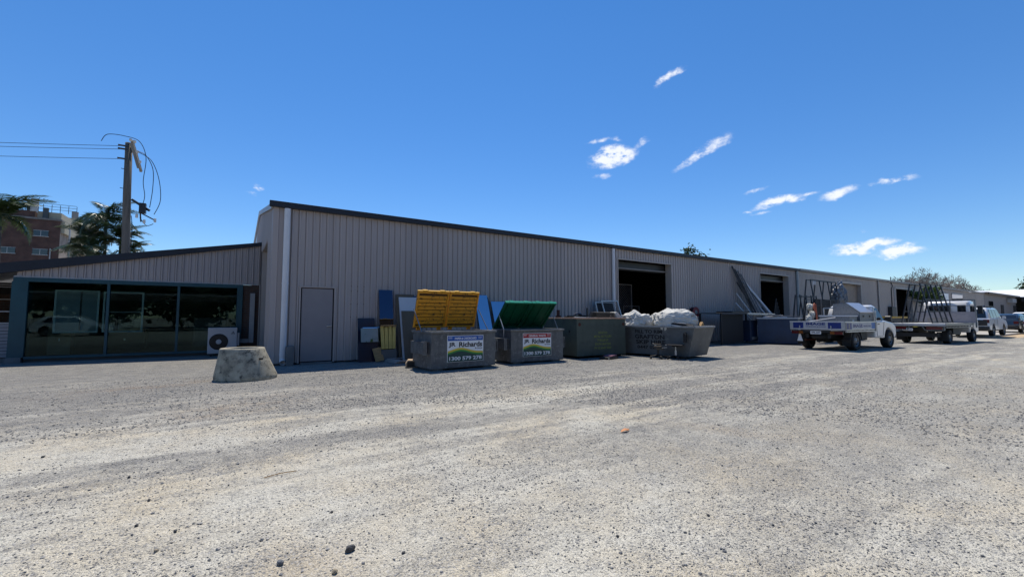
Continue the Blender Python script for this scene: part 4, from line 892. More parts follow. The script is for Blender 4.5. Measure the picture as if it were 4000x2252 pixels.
def lid(parent, w, ln, m, lip, ribs, x, ang, hy, hz, nm):
    """moulded lid hinged at y=hy, z=hz; underside faces the front"""
    t = MB(); t.box(0, w, 0, .012, 0, ln)
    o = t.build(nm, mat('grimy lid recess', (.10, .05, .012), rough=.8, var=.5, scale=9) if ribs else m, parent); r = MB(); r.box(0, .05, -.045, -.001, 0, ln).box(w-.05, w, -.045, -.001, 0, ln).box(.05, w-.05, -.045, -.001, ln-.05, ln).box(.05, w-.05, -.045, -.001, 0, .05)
    r.build('edge_rim', m, o, bevel=.006)
    if ribs:
        k = MB()
        for i in range(ribs):
            z = .10+(ln-.2)*i/ribs; k.box(.055, w-.055, -.030, -.001, z, z+(ln-.2)/ribs*.84)
        k.build('ribs', m, o, bevel=.008)
    else:
        k = MB()
        for i in range(3): k.box(.15+i*(w-.3)/2-.01, .15+i*(w-.3)/2+.012, -.02, -.001, .06, ln-.06)
        k.build('ribs', m, o, bevel=.005)
    MB().box(0, w, -.052, .03, ln+.001, ln+.03).box(w*.15, w*.3, -.06, .035, ln+.01, ln+.045).box(w*.7, w*.85, -.06, .035, ln+.01, ln+.045).build('lip', lip, o, bevel=.006)
    MB().box(.12, .22, -.03, .03, -.09, 0).box(w-.22, w-.12, -.03, .03, -.09, 0).build('hinge', m, o)
    o.location = (x, hy, hz); o.rotation_euler = (ang, 0, 0); return o
def bin_(name, lab, loc, rz, w, d, h, lids, sgn, sc=1):
    t = thing(name, lab, 'waste bin', loc, rz, 'open galvanised bins', sc)
    z0 = .05
    shell = [(0, 0, z0), (w, 0, z0), (w, d, z0), (0, d, z0)]; k = .02
    b = MB(); b.box(0, w, 0, .02, z0, h).box(0, w, d-.02, d, z0, h).box(0, .02, .02, d-.02, z0, h).box(w-.02, w, .02, d-.02, z0, h).box(.02, w-.02, .02, d-.02, z0, z0+.02)
    b.build('body', M_zinc, t, bevel=.008)
    r = MB(); r.box(-.03, w+.03, -.035, .03, h, h+.05).box(-.03, w+.03, d-.03, d+.035, h, h+.05).box(-.03, .035, .03, d-.03, h, h+.05).box(w-.035, w+.03, .03, d-.03, h, h+.05).build('rim', M_zinc2, t, bevel=.008)
    for sx in (0, 1):
        x0, x1 = (-.17, -.002) if sx == 0 else (w+.002, w+.17)
        f = MB(); f.box(x0, x1, .12, d-.25, .42, .44).box(x0, x1, .12, d-.25, .72, .74).box(x0, x0+.02, .12, d-.25, .44, .72).box(x1-.02, x1, .12, d-.25, .44, .72)
        f.build('fork_sleeve', M_zinc, t, bevel=.004); B(x0+.021, x1-.021, .2, .22, .441, .719).build('sleeve_dark_opening', M_black, t); B(x0-.012, x0+.10, .095, .118, .40, .75).build('sleeve_face', M_zinc, t)  # black plate stands for the shade inside the open sleeve
    for x in (.1, w-.35): B(x, x+.25, .05, d-.05, 0, z0).build('skid', M_zinc, t)
    sgn(t, w); return t
t = bin_('paper_bin', 'galvanised bin with two raised yellow lids and a blue banded paper and cardboard sign', (3.28, -3.70, 0), R_(3.0), 1.92, 1.15, .95, 2, lambda t, w: sign(t, .44, .20, 1.09, .68, -.0005, M_blue, 'PAPER & CARDBOARD'))
for i in range(2): lid(t, .955, 1.02, M_yellow, M_ylip, 8, .0+i*.975-.01, R_(17), 1.16, 1.08, 'lid')
for x in (-.06, 1.98): MB().tube([(x, .28, 1.0), (x, 1.02, 1.62)] if 0 else [(x, .45, .98), (x, .98, 1.58)], .014, 6).build('lid_stay', M_zinc2, t)
for i, (x, m) in enumerate(((.25, M_card), (.8, M_whiteb), (1.2, M_card), (1.55, M_bluegrey))):
    o = B(0, .3, 0, .4, .7, 1.02-.03*i).build('carton', m); o.location = (3.28+x, -3.3+.05*x, 0); o.rotation_euler = (R_(4*i-5), 0, R_(20*i)); tag(o, ['brown carton at the left inside the yellow lidded bin', 'white carton beside the brown one inside the yellow lidded bin', 'second brown carton in the middle of the yellow lidded bin', 'grey blue box at the right inside the yellow lidded bin'][i], 'carton')
t = bin_('general_waste_bin', 'galvanised bin with half raised green lids and a red banded general waste sign', (5.88, -3.36, 0), R_(-2.5), 1.88, 1.12, .95, 2, lambda t, w: sign(t, .40, .20, 1.02, .68, -.0005, M_red, 'GENERAL WASTE'))
for i in range(2): lid(t, .93, 1.10, M_green, M_greenlip, 0, .0+i*.95-.01, R_(45), 1.12, 1.03, 'lid')
for x in (-.06, 1.94): MB().tube([(x, .35, .98), (x, .62, 1.42)], .014, 6).build('lid_stay', M_zinc2, t)
MB().tube([(-.08, .3, .78), (-.1, .25, 1.0), (-.08, .5, 1.3)], .012, 6).build('pull_cord', M_alu, t)

# ================================================================== METAL RECYCLERS BIN
mb = thing('metal_recycling_bin', 'dark grey green steel scrap bin with pinkish rim and faded yellow stencilling', 'scrap bin', (8.53, -3.22, 0), R_(-2))
w, d, h = 2.2, 1.85, 1.30
b = MB(); b.box(0, w, 0, .03, .08, h).box(0, w, d-.03, d, .08, h).box(0, .03, .03, d-.03, .08, h).box(w-.03, w, .03, d-.03, .08, h).box(.03, w-.03, .03, d-.03, .08, .12).build('body', M_drab, mb, bevel=.008)
MB().box(-.03, w+.03, -.03, .04, h, h+.045).box(-.03, w+.03, d-.04, d+.03, h, h+.045).box(-.03, .04, .04, d-.04, h, h+.045).box(w-.04, w+.03, .04, d-.04, h, h+.045).build('rim', M_peach, mb, bevel=.006)
for x in (.12, w-.1): MB().lathe([(0, .004), (.055, .004), (.06, .0)], 16, Matrix.Translation((x, -.001, 1.12)) @ Matrix.Rotation(R_(90), 4, 'X')).build('lug_hole', M_rust, mb)
for x in (.15, w-.4): B(x, x+.25, .1, d-.1, 0, .08).build('skid', M_black, mb)
for i, (s_, ww, zz) in enumerate((('GRAFTON', .40, .80), ('METAL RECYCLERS', .78, .675), ('75 MULLER DR', .50, .55), ('SOUTH GRAFTON', .70, .42), ('PH 02 6642 5828', .76, .29))):
    lettering('lettering', s_, M_stencil_y, mb, 1.13-ww/2, -.0005, zz, ww, .075, bold=.012)
B(-.004, -.001, .35, .42, .85, .93).build('dent', M_black, mb)
def scrap(lab, cat, name, loc, rot, fn, m):
    q = MB(); fn(q); o = q.build(name, m); o.location = loc; o.rotation_euler = rot; tag(o, lab, cat); return o
Z = 1.345
scrap('flat black box section lying over the left rear corner of the scrap bin', 'metal offcut', 'metal_offcut', (8.65, -2.7, Z), (0, 0, R_(10)), lambda q: q.box(0, .95, 0, .08, .02, .08).box(.1, .9, .12, .3, 0, .05), M_blackmetal)
scrap('shiny aluminium strip on top of the scrap bin at its left', 'metal strip', 'metal_strip', (8.6, -3.05, Z), (0, R_(2), R_(6)), lambda q: q.box(0, .9, 0, .05, 0, .035).box(.85, 1.3, .02, .2, -.01, .02), M_alu)
scrap('low pile of blackened flyscreen frames on the middle of the scrap bin', 'frames', 'flyscreen_frames', (9.55, -3.1, Z), (R_(4), 0, R_(-4)), lambda q: [q.box(.03*k, .9+.02*k, .05*k, .5, .035*k, .035*k+.022) for k in range(5)], mat('grimy metal', (.05, .047, .045), rough=.5, metal=.3, var=.5))
scrap('black sheet draped over the right end of the scrap bin', 'sheet', 'black_sheet', (10.1, -3.1, Z), (0, R_(5), R_(8)), lambda q: q.prism([(0, .0), (.15, .09), (.5, .06), (.8, -.02), (.5, .03), (.15, .05)], 0, .6, 'y'), M_blackmetal)
scrap('dark hose coil humped behind the frames on the scrap bin', 'hose', 'hose_coil', (9.2, -2.5, Z), (R_(80), 0, 0), lambda q: q.tube([(.2*math.cos(a/8*2*math.pi), .14*math.sin(a/8*2*math.pi), a*.004) for a in range(20)], .03, 6), mat('dark blue hose', (.02, .03, .06), rough=.4))
scrap('rusty square post standing up behind the left of the scrap bin', 'post', 'rusty_post', (8.95, -1.75, .0), (0, 0, 0), lambda q: q.box(0, .08, 0, .08, 0, 1.62).box(-.03, .11, -.03, .11, 1.30, 1.42), M_rust)
scrap('thin black upright behind the middle of the scrap bin', 'post', 'black_post', (10.6, -1.5, 0), (0, 0, 0), lambda q: q.box(0, .05, 0, .05, 0, 1.72), M_blackmetal)
scrap('pale twisted plastic scrap at the right end of the scrap bin rim', 'plastic scrap', 'plastic_scrap', (10.42, -3.0, Z), (0, 0, R_(-5)), lambda q: q.prism([(0, 0), (.14, .19), (.2, .2), (.42, .04), (.4, 0)], 0, .35, 'y'), M_bag)
def screen(lab, x, y, w, h, z0, m, rot, mesh_=True):
    t = thing('security_screen', lab, 'screen', (x, y, z0)); t.rotation_euler = rot; q = .05
    MB().box(0, w, 0, .03, 0, q).box(0, w, 0, .03, h-q, h).box(0, q, 0, .03, q, h-q).box(w-q, w, 0, .03, q, h-q).build('frame', m, t)
    g = MB(); st = .085; a = -(h-2*q)
    while a < w-q and mesh_:
        for zz0, zz1 in ((q, h-q), (h-q, q)):
            xa, xb = q+a, q+a+(h-2*q); t0 = max(0, (q-xa)/(xb-xa)); t1 = min(1, (w-q-xa)/(xb-xa))
            if t1-t0 > .03: g.bar((xa+(xb-xa)*t0, .015, zz0+(zz1-zz0)*t0), (xa+(xb-xa)*t1, .015, zz0+(zz1-zz0)*t1), .007)
        a += st
    if mesh_: g.build('mesh', mat('dark lattice', (.05, .05, .05), rough=.5), t)
    else: B(q, w-q, .012, .016, q, h-q).build('flywire', mat('dark flywire', (.02, .02, .022), rough=.8), t)
    return t
scrn_m = mat('pale green white frame', (.50, .54, .53), rough=.45)
screen('pale framed screen with dark flywire leaning at the wall behind the scrap bin', 12.15, -.92, 1.1, 2.1, .0, scrn_m, (R_(-16), 0, 0), False)
screen('pale framed diamond mesh security screen leaning in front of the flywire screen', 12.45, -1.15, 1.0, 2.18, .0, scrn_m, (R_(-18), R_(-2), 0))
# book and tray on the ground
t = thing('dark_tray', 'flat black case on the gravel in front of the scrap bin', 'case', (9.2, -3.95, 0), R_(12)); B(0, .62, 0, .35, .01, .075).build('case', M_blackmetal, t, bevel=.01); B(.0, .05, -.005, .0, .015, .06).build('latch', M_alu, t)
o = B(0, .42, 0, .28, 0, .035).build('pink_folder', mat('faded pink card', (.28, .12, .16), rough=.6)); o.location = (9.38, -3.9, .077); o.rotation_euler = (0, R_(-3), R_(18)); tag(o, 'faded pink folder lying on the black case', 'folder')

# ================================================================== SKIP
sk = thing('skip_bin', 'weathered grey skip with sloping ends and black FILL TO RIM stencilling', 'skip', (0, 0, 0))
Pf = {'a': Vector((11.02, -2.35, .08)), 'b': Vector((11.49, -5.25, .08))}
ux = (Pf['b']-Pf['a']).normalized(); uy = Vector((-ux.y, ux.x, 0))
def sp(u, v, z): p = Pf['a']+ux*u+uy*v; return (p.x, p.y, z)
Lb = 2.94; Wd = 1.35; HT = 1.02; over = .38; ov2 = .07
bot = [sp(0, 0, .08), sp(Lb, 0, .08), sp(Lb, Wd, .08), sp(0, Wd, .08)]
top = [sp(-over, -ov2, HT), sp(Lb+over*.65, -ov2, HT), sp(Lb+over*.65, Wd+ov2, HT), sp(-over, Wd+ov2, HT)]
MB().add(bot+top, [(0, 3, 2, 1), (0, 1, 5, 4), (1, 2, 6, 5), (2, 3, 7, 6), (3, 0, 4, 7)]).build('body', M_skip, sk, solid=.012)
rm = MB(); E_ = [Vector(p)+Vector((0, 0, .02)) for p in top]
for i in range(4): rm.bar(E_[i], E_[(i+1) % 4], .09, .055)
rm.build('rim', mat('scuffed pale rim', (.34, .34, .33), rough=.6, var=.3, scale=6), sk)
for u in (.4, 1.9): MB().bar(sp(u, .1, .04), sp(u, Wd-.1, .04), .12, .08).build('skid', M_skip, sk)
slope = math.atan2(HT-.08, ov2)
ang = math.atan2(ux.y, ux.x)
def skt(s_, u, zc, w_, h_):
    o = lettering('lettering', s_, M_stencil_k, sk, 0, 0, 0, w_, h_, bold=.03, depth=.002)
    v = -ov2*(zc-.08)/(HT-.08)-.010; o.location = sp(u, v, zc); o.rotation_euler = (R_(90)-slope, 0, ang); return o
skt('FILL TO RIM', 1.05, .80, 1.02, .125); skt('GRAFTON', 1.03, .61, 1.12, .15); skt('SKIP HIRE', 1.06, .43, 1.12, .145); skt('0447 023', 1.10, .27, .78, .11)
def bag(lab, loc, r, seed, m=M_bag, squash=.8, crumple=.10, sub=4, box=.35):
    bm = bmesh.new(); bmesh.ops.create_icosphere(bm, subdivisions=sub+2, radius=1)
    from mathutils import noise as mn
    off = Vector((seed*3.1, seed*1.7, 0))
    for v in bm.verts:
        p = v.co.copy(); q = max(abs(p.x), abs(p.y), abs(p.z)); c = p/q; p = p.lerp(c*.82, box)
        n1 = mn.fractal(p*1.4+off, .8, 2.2, 4); n2 = abs(mn.noise(p*3.3+off))
        rid = 1-abs(mn.noise(p*2.1+off*2))*2
        p = p*(1+crumple*n1-crumple*.9*max(0, rid-.55)+.05*n2)
        p *= 1+.018*(1-abs(mn.noise(p*5.5+off))*3)-.02*abs(mn.noise(p*11+off))
        if p.z > .55: p.z = .55+(p.z-.55)*(.75+.6*mn.noise(p*2.5+off))
        v.co = Vector((p.x*r[0], p.y*r[1], p.z*r[2]))
    me = bpy.data.meshes.new('bulk_bag'); bm.to_mesh(me); bm.free()
    o = obj('bulk_bag', me, m, None, True); o.location = loc; o.rotation_euler = (0, 0, seed); tag(o, lab, 'bulk bag', 'white bulk bags in the skip'); return o
c1 = sp(.78, .55, 1.08); c2 = sp(2.22, .60, 1.14); c3 = sp(1.5, 1.2, 1.22); c4 = sp(.15, .35, 1.02)
o = bag('large round stuffed bulk bag with a sewn seam at the right of the skip', c2, (.60, .74, .54), 1, crumple=.05)
sm = []
for k in range(25):
    a = -R_(150)+k*R_(10); sm.append((.57*math.cos(a), .71*math.sin(a), .26+.02*math.sin(k)))
MB().tube(sm, .009, 4).build('seam', M_dark, o)
bag('crumpled open topped bulk bag at the left of the skip', c1, (.56, .60, .52), 1.7, crumple=.13)
bag('small crumpled bag wedged behind the two big ones in the skip', c3, (.45, .42, .42), 4.2, crumple=.2)
bag('limp torn bag hanging at the far left end of the skip', c4, (.3, .36, .28), 5.6, crumple=.2)
t = thing('black_case', 'black rounded case with pale straps lying on the right of the skip', 'case', sp(2.35, -.02, 1.0), ang); 
MB().prism([(-.02, .0), (.02, .14), (.12, .20), (.5, .14), (.70, .04), (.72, 0)], 0, .42, 'y').build('shell', M_fabric, t, bevel=.03)
MB().bar((.02, -.005, .10), (.5, -.005, .045), .012, .03).build('strap', M_whiteb, t); MB().bar((.06, .02, .185), (.52, .02, .15), .05, .012).build('strap', M_whiteb, t)
o = MB().prism([(0, 0), (.13, .15), (.2, .05), (.17, 0)], 0, .1, 'y').build('timber_wedge', M_wood); o.location = sp(3.05, .7, 1.05); tag(o, 'small orange brown timber wedge on the right rim of the skip', 'timber offcut')

# ================================================================== BROKEN OFFICE CHAIRS
def chair(name, lab, loc, rz, seat):
    t = thing(name, lab, 'office chair', loc, rz, 'broken office chairs by the skip')
    for k in range(5):
        a = R_(72*k+10); lg = MB().bar((.03*math.cos(a), .03*math.sin(a), .12), (.30*math.cos(a), .30*math.sin(a), .075), .045, .03).build('base_arm', M_blackmetal, t, bevel=.006)
        MB().tube([(.29*math.cos(a)-.02*math.sin(a), .29*math.sin(a)+.02*math.cos(a), .03), (.29*math.cos(a)+.02*math.sin(a), .29*math.sin(a)-.02*math.cos(a), .03)], .03, 10).build('castor', M_black, lg)
    MB().tube([(0, 0, .1), (0, 0, .28), (0, 0, .281), (0, 0, .44)], [.035, .032, .018, .018], 10).build('gas_lift', M_alu if seat else M_blackmetal, t)
    if seat:
        MB().box(-.24, .23, -.2, .2, .44, .475).box(-.1, .1, -.08, .08, .405, .44).build('seat', M_fabric, t, bevel=.015)
        MB().bar((.2, 0, .46), (.30, 0, .50), .05, .02).bar((.30, 0, .50), (.30, 0, .78), .05, .025).build('back_support', M_blackmetal, t); MB().prism([(.275, .55), (.315, .55), (.33, .8), (.30, .88), (.27, .8)], -.17, .17, 'y').build('backrest', M_fabric, t, bevel=.01)
        MB().bar((-.24, -.1, .455), (-.30, -.1, .46), .04, .012).build('lever', M_alu, t)
    else:
        MB().box(-.12, .12, -.09, .09, .36, .42).box(-.17, .1, -.03, .03, .46, .485).box(-.05, .16, -.1, .1, .3, .35).build('tilt_mechanism', mat('greasy steel', (.10, .08, .06), rough=.5, metal=.5, var=.5), t, bevel=.006)
        MB().bar((-.05, 0, .42), (-.17, .02, .50), .03, .015).build('bracket', M_alu, t); MB().bar((.12, -.05, .36), (.30, -.1, .38), .03, .012).build('lever', M_alu, t)
    return t
chair('office_chair', 'seatless office chair base with bare tilt mechanism in front of the skip', (10.88, -4.55, 0), R_(-60), False)
chair('office_chair', 'office chair with thin seat and upright back in front of the skip', (11.15, -5.02, 0), R_(-66), True)

# ================================================================== WALL ITEMS, BENCH, LENGTHS
hr = thing('fire_hose_reel', 'dark red fire hose reel mounted on the wall beyond the skip', 'hose reel', (19.4, -.03, 1.62))
Mh = Matrix.Translation((.0, -.22, 0)) @ Matrix.Rotation(R_(90), 4, 'X')
MB().lathe([(.10, .0), (.27, .0), (.29, .02), (.27, .04), (.10, .03)], 28, Mh, True).build('disc', M_redpaint, hr); MB().lathe([(.10, -.14), (.25, -.14), (.25, -.001), (.10, -.001)], 24, Mh, True).build('hose', M_black, hr)
MB().lathe([(.27, -.18), (.28, -.16), (.1, -.15)], 24, Mh).build('back_disc', M_redpaint, hr); MB().lathe([(0, .045), (.11, .04), (.115, .03)], 18, Mh).build('hub', M_greytrim, hr); B(-.05, .05, -.03, 0, -.2, .2).build('bracket', M_redpaint, hr)
lettering('painted_number', '106', mat('faded white paint', (.42, .42, .42), rough=.7), shed, 18.95, -.0295, 2.10, .62, .20, bold=.03)
bn = thing('sheet_bench', 'tall dark bench with pale overhanging top standing in the wall shadow', 'bench', (19.3, -1.7, 0), R_(-4))
B(-.05, 4.1, -.12, 1.3, 1.53, 1.58).build('top', mat('grey bench top', (.06, .063, .066), rough=.5), bn, bevel=.01); MB().tube([(1.9, -.16, 1.52), (4.2, -.20, 1.50)], .045, 8).build('rolled_edge', mat('pale green grey pvc', (.42, .46, .43), rough=.5), bn)
for x in (.0, 3.9):
    for y in (0, 1.2): B(x, x+.07, y, y+.07, 0, 1.53).build('leg', M_blackmetal, bn)
B(.1, 1.9, .1, .14, .08, 1.5).build('side_panel', mat('dark mesh side', (.022, .024, .025), rough=.7, var=.4, scale=20), bn)
B(2.55, 3.3, -.08, -.05, 1.22, 1.5).build('hanging_cloth', M_greytrim, bn); B(2.45, 3.05, .05, .5, .12, 1.2).build('blue_drum', M_bluepaint, bn, bevel=.05); B(2.5, 3.0, .0, .04, .2, .35).build('white_tub', M_greytrim, bn); B(.9, 2.2, .0, .9, 1.59, 1.66).build('stacked_sheet', M_blackmetal, bn)
def lens(lab, a, b, w_, h_, m, grp='lengths leaning between the bench and the doorway'):
    o = MB().bar(a, b, w_*1.35, h_*1.2).build('aluminium_length', m); tag(o, lab, 'aluminium length', grp); return o
Mgr = mat('pale anodised length', (.78, .80, .82), rough=.45); Mdg = mat('dark anodised length', (.035, .038, .042), rough=.4)
lens('longest black length, farthest left of the leaning stack', (24.15, -1.35, .02), (23.2, -.10, 4.30), .10, .06, Mdg)
lens('second long black length in the leaning stack', (24.5, -1.4, .02), (23.45, -.10, 4.15), .09, .06, Mdg)
lens('long dark grey length in the middle of the leaning stack', (24.6, -1.5, .02), (23.75, -.12, 4.05), .12, .05, mat('mid grey length', (.16, .165, .17), rough=.5))
lens('grey length with a black tip in the leaning stack', (24.9, -1.6, .02), (24.05, -.12, 3.9), .10, .05, mat('mid grey length', (.12, .12, .12)))
lens('wide pale channel, farthest right of the leaning stack', (26.1, -1.9, .02), (24.35, -.12, 3.45), .20, .08, Mgr)
lens('short pale length crossing low in the leaning stack', (25.3, -1.95, .02), (24.75, -.5, 2.35), .12, .05, Mgr)
lens('thin pale length at the left of the leaning stack', (24.2, -1.7, .02), (23.5, -.14, 2.75), .05, .04, Mgr)
lens('shortest thin length at the lower left of the leaning stack', (24.0, -1.75, .02), (23.4, -.14, 2.2), .05, .04, Mgr)
lens('mid grey strip beside the wide pale channel', (25.6, -1.9, .02), (24.5, -.2, 3.2), .08, .04, mat('mid grey length', (.12, .12, .12)))
lens('dark strip between the grey lengths of the stack', (24.8, -1.45, .02), (23.6, -.12, 3.4), .08, .04, Mdg)

# blue grey bin behind the ute
bb = thing('blue_grey_bin', 'dark blue and grey steel bin with white rim heaped with white offcuts', 'scrap bin', (21.9, -2.1, 0), R_(-72))
w, d, h = 1.75, 2.6, 1.28
MB().box(0, w, 0, .03, .05, h).box(0, w, d-.03, d, .05, h).box(0, .03, .03, d-.03, .05, h).box(w-.03, w, .03, d-.03, .05, h).box(.03, w-.03, .03, d-.03, .05, .1).build('body', M_bluegrey, bb, bevel=.01)
B(.0, w, -.008, -.001, .05, h).build('front_panel', M_bluepaint, bb)
MB().box(-.03, w+.03, -.03, .04, h, h+.05).box(-.03, w+.03, d-.04, d+.03, h, h+.05).box(-.03, .04, .04, d-.04, h, h+.05).box(w-.04, w+.03, .04, d-.04, h, h+.05).build('rim', M_whiteb, bb)
for i, (x, y, a, l) in enumerate(((.2, .4, 20, 1.1), (.5, .9, -10, 1.3), (.1, 1.5, 5, 1.2), (.6, .2, 60, .8))):
    o = MB().box(0, l, 0, .14, 0, .05).box(.1, l*.7, .16, .26, .02, .09).build('white_offcut', M_whiteb if i % 2 == 0 else M_greytrim); c = bb.matrix_basis @ Vector((x, y, h+.055+.03*i)); o.location = c; o.rotation_euler = (0, 0, R_(-72+a))
    tag(o, ['white extrusion offcut across the near end of the blue grey bin', 'grey offcut in the middle of the blue grey bin', 'white offcut at the far end of the blue grey bin', 'short grey offcut laid crosswise on the blue grey bin'][i], 'offcut')

# ================================================================== GLASS STILLAGES BEHIND THE UTE
def aframe(name, lab, loc, rz, L_, h, w_, n, m, rails=(0.5, 1.0), group=None, z0=0, bw=.05):
    t = thing(name, lab, 'glass rack', loc, rz, group)
    for k in range(n):
        x = L_*k/(n-1)
        for s_ in (-1, 1): MB().bar((x, s_*w_/2, z0), (x+.0, s_*.10, h), bw).build('leg', m, t)
    for zr in rails:
        yy = w_/2+(.10-w_/2)*((zr*h-z0)/(h-z0))
        for s_ in (-1, 1): MB().bar((0, s_*yy-.0, zr*h), (L_, s_*yy, zr*h), bw*.8).build('rail', m, t)
    return t
gk = mat('dark blue black rack steel', (.018, .022, .03), rough=.5)
aframe('glass_rack', 'tall dark steel glass rack behind the white tray ute', (26.6, -2.6, 0), R_(2), 3.7, 3.5, 1.0, 4, gk, (.35, .68, 1.0))
tt = aframe('glass_rack', 'shorter dark steel rack at the left behind the ute', (24.3, -3.0, 0), R_(2), 2.1, 2.55, .8, 4, gk, (.3, .97))
for i, (x, y, w_, h_) in enumerate(((25.0, -3.55, 1.15, 2.28), (26.2, -3.5, 1.4, 2.25))):
    t = thing('black_glass_panel', ['black glass sheet with grey straps standing right of the orange tubing', 'wider black glass sheet with grey straps, nearer the checkerplate box'][i], 'glass sheet', (x, y, .05)); B(0, w_, 0, .04, 0, h_).build('sheet', M_black, t); MB().bar((w_*.5, -.02, 0), (w_*.5, -.02, h_), .05, .02).build('strap', M_greytrim, t)
    MB().bar((0, -.02, 1.1), (w_, -.02, 1.1), .04, .02).bar((0, -.02, h_-.35), (w_, -.02, h_-.35), .04, .02).build('strap', mat('dim strap', (.1, .1, .1)), t)
q = MB()
for k in range(6): q.tube(curve([(24.75+.03*k, -3.65, .9), (24.9, -3.6, 1.5+.1*k), (24.7+.05*k, -3.55, 1.9), (24.85, -3.55, 2.1)], 5), .022, 5)
tag(q.build('orange_tubing', M_orange), 'tangle of orange tubing hanging on the rack behind the ute', 'tubing')
for i, (x, z) in enumerate(((24.3, 1.75), (24.5, 1.35), (24.15, 1.1))):
    bag_ = bag(['uppermost bunch of white plastic wrap in the shorter rack', 'middle bunch of white plastic wrap in the shorter rack', 'lowest bunch of white plastic wrap in the shorter rack'][i], (x, -3.55, z+.15), (.16, .12, .2), 7+i, crumple=.4, sub=2); bag_.name = 'plastic_wrap'; bag_['category'] = 'plastic wrap'; bag_['group'] = 'plastic wrap in the racks'
sw = bag('tall roll of clear plastic wrap at the right end of the tall rack', (30.6, -2.6, 2.35), (.38, .38, 1.25), 12, m=mat('shiny clear wrap', (.22, .23, .25), rough=.35, metal=.3, spot=(.08, .085, .09), spotscale=6, spotlim=(.5, .6)), crumple=.25); sw.name = 'plastic_wrap_roll'; sw['category'] = 'plastic wrap'; sw['group'] = 'plastic wrap in the racks'
for i, (x, z) in enumerate(((27.0, 3.22), (27.2, 3.22), (26.75, 2.95))):
    o = MB().bar((x, -2.68, z), (x+.05, -2.68, z+.22), .05, .02).build('white_tag', M_whiteb); tag(o, ['left of the two high white tags on the tall rack', 'right of the two high white tags on the tall rack', 'lower slanting white tag on the tall rack'][i], 'tag', 'white tags on the tall rack')

# ================================================================== VEHICLES
def wheel(parent, x, y, r, w_, side, dual=False, nm='wheel'):
    """wheel standing on the ground; side=-1 outer face towards -y"""
    M_ = Matrix.Translation((x, y, r)) @ Matrix.Rotation(R_(90), 4, 'X')
    t = MB().lathe([(r*.60, -w_/2), (r*.93, -w_/2), (r, -w_*.36), (r, w_*.36), (r*.93, w_/2), (r*.60, w_/2)], 28, M_, True).build(nm, M_black, parent, True)
    o_ = -side*w_/2; s_ = -side
    MB().lathe([(r*.62, s_*(w_/2-.005)), (r*.58, s_*(w_/2-.03)), (r*.50, s_*(w_/2-.07)), (r*.30, s_*(w_/2-.05)), (r*.22, s_*(w_/2-.02)), (0, s_*(w_/2-.015))], 24, M_).build('rim', M_rim, t, True)
    hb = MB()
    for k in range(6):
        a = k*R_(60); hb.lathe([(0, s_*(w_/2-.028)), (r*.07, s_*(w_/2-.03)), (r*.08, s_*(w_/2-.05))], 8, M_ @ Matrix.Translation((r*.42*math.cos(a), r*.42*math.sin(a), 0)))
    hb.build('rim_holes', M_black, t); return t
def arch(cx, r, zb, n=12):
    """points of a wheel arch from rear to front along the sill height zb"""
    z = lambda a: (cx+r*math.cos(a), max(zb, .36+r*math.sin(a)))
    a0 = math.asin(min(1, max(-1, (zb-.36)/r)))
    return [(cx+r*math.cos(a), .36+r*math.sin(a)) for a in [math.pi-a0-(math.pi-2*a0)*k/n for k in range(n+1)]]
def greenhouse(parent, secs, m_roof, name='cabin'):
    """secs: (x, half width belt, z belt, half width roof, z roof)"""
    Q = []
    for x, wb, zb, wr, zr in secs: Q.append([(x, -wb, zb), (x, -wr, zr-.06), (x, -wr+.10, zr), (x, wr-.10, zr), (x, wr, zr-.06), (x, wb, zb)])
    return MB().loft(Q).build(name, m_roof, parent, True)
def plate(parent, s_, x, y, z, w_=.36, h_=.12, m=M_signw, mk=M_signk):
    p = B(x-.012, x-.002, y-w_/2, y+w_/2, z, z+h_).build('number_plate', m, parent)
    lettering('lettering', s_, mk, p, x-.0125, y+w_*.44, z+h_*.2, w_*.88, h_*.6, rz=R_(-90), bold=.03); return p

# ---- tray ute
ut = thing('tray_ute', 'white single cab tray ute with blue and white IMAGE tray sides and checkerplate toolboxes', 'ute', (19.48, -5.74, 0), R_(-2.4), scale=1.10)
M_frame = mat('chassis black', (.015, .015, .016), rough=.6)
hw = .90
B(.0, 2.62, -hw, hw, .80, .84).build('tray_floor', M_alu, ut)
bd = MB()
rb = B(-.035, .0, -hw, hw, .76, 1.05).build('rear_dropside', M_alu, ut)
B(-.05, .01, -hw-.01, hw+.01, 1.051, 1.085).build('top_rail', M_whiteb, rb)
B(-.040, -.0355, .43, .80, .82, 1.04).build('blue_panel', M_deepblue, rb); B(-.040, -.0355, -.82, -.40, .82, 1.04).build('blue_panel', M_deepblue, rb); B(-.040, -.0355, -.40, .43, .82, 1.04).build('white_panel', mat('shaded white film', (.52, .52, .53), rough=.5, var=.12), rb)  # white film greyed to carry the shade on the tray panels
lettering('lettering', 'IMAGE', M_deepblue, rb, -.0405, .34, .935, .66, .10, rz=R_(-90), bold=.05)
lettering('lettering', 'WINDOWS & DOORS', M_deepblue, rb, -.0405, .36, .855, .70, .05, rz=R_(-90), bold=.02)
for y in (.56, -.50): l_ = B(-.07, -.04, y-.05, y+.05, .76, .79).build('latch', M_whiteb, ut); B(-.055, -.041, y-.015, y+.015, .79, .92).build('latch_bar', M_alu, l_)
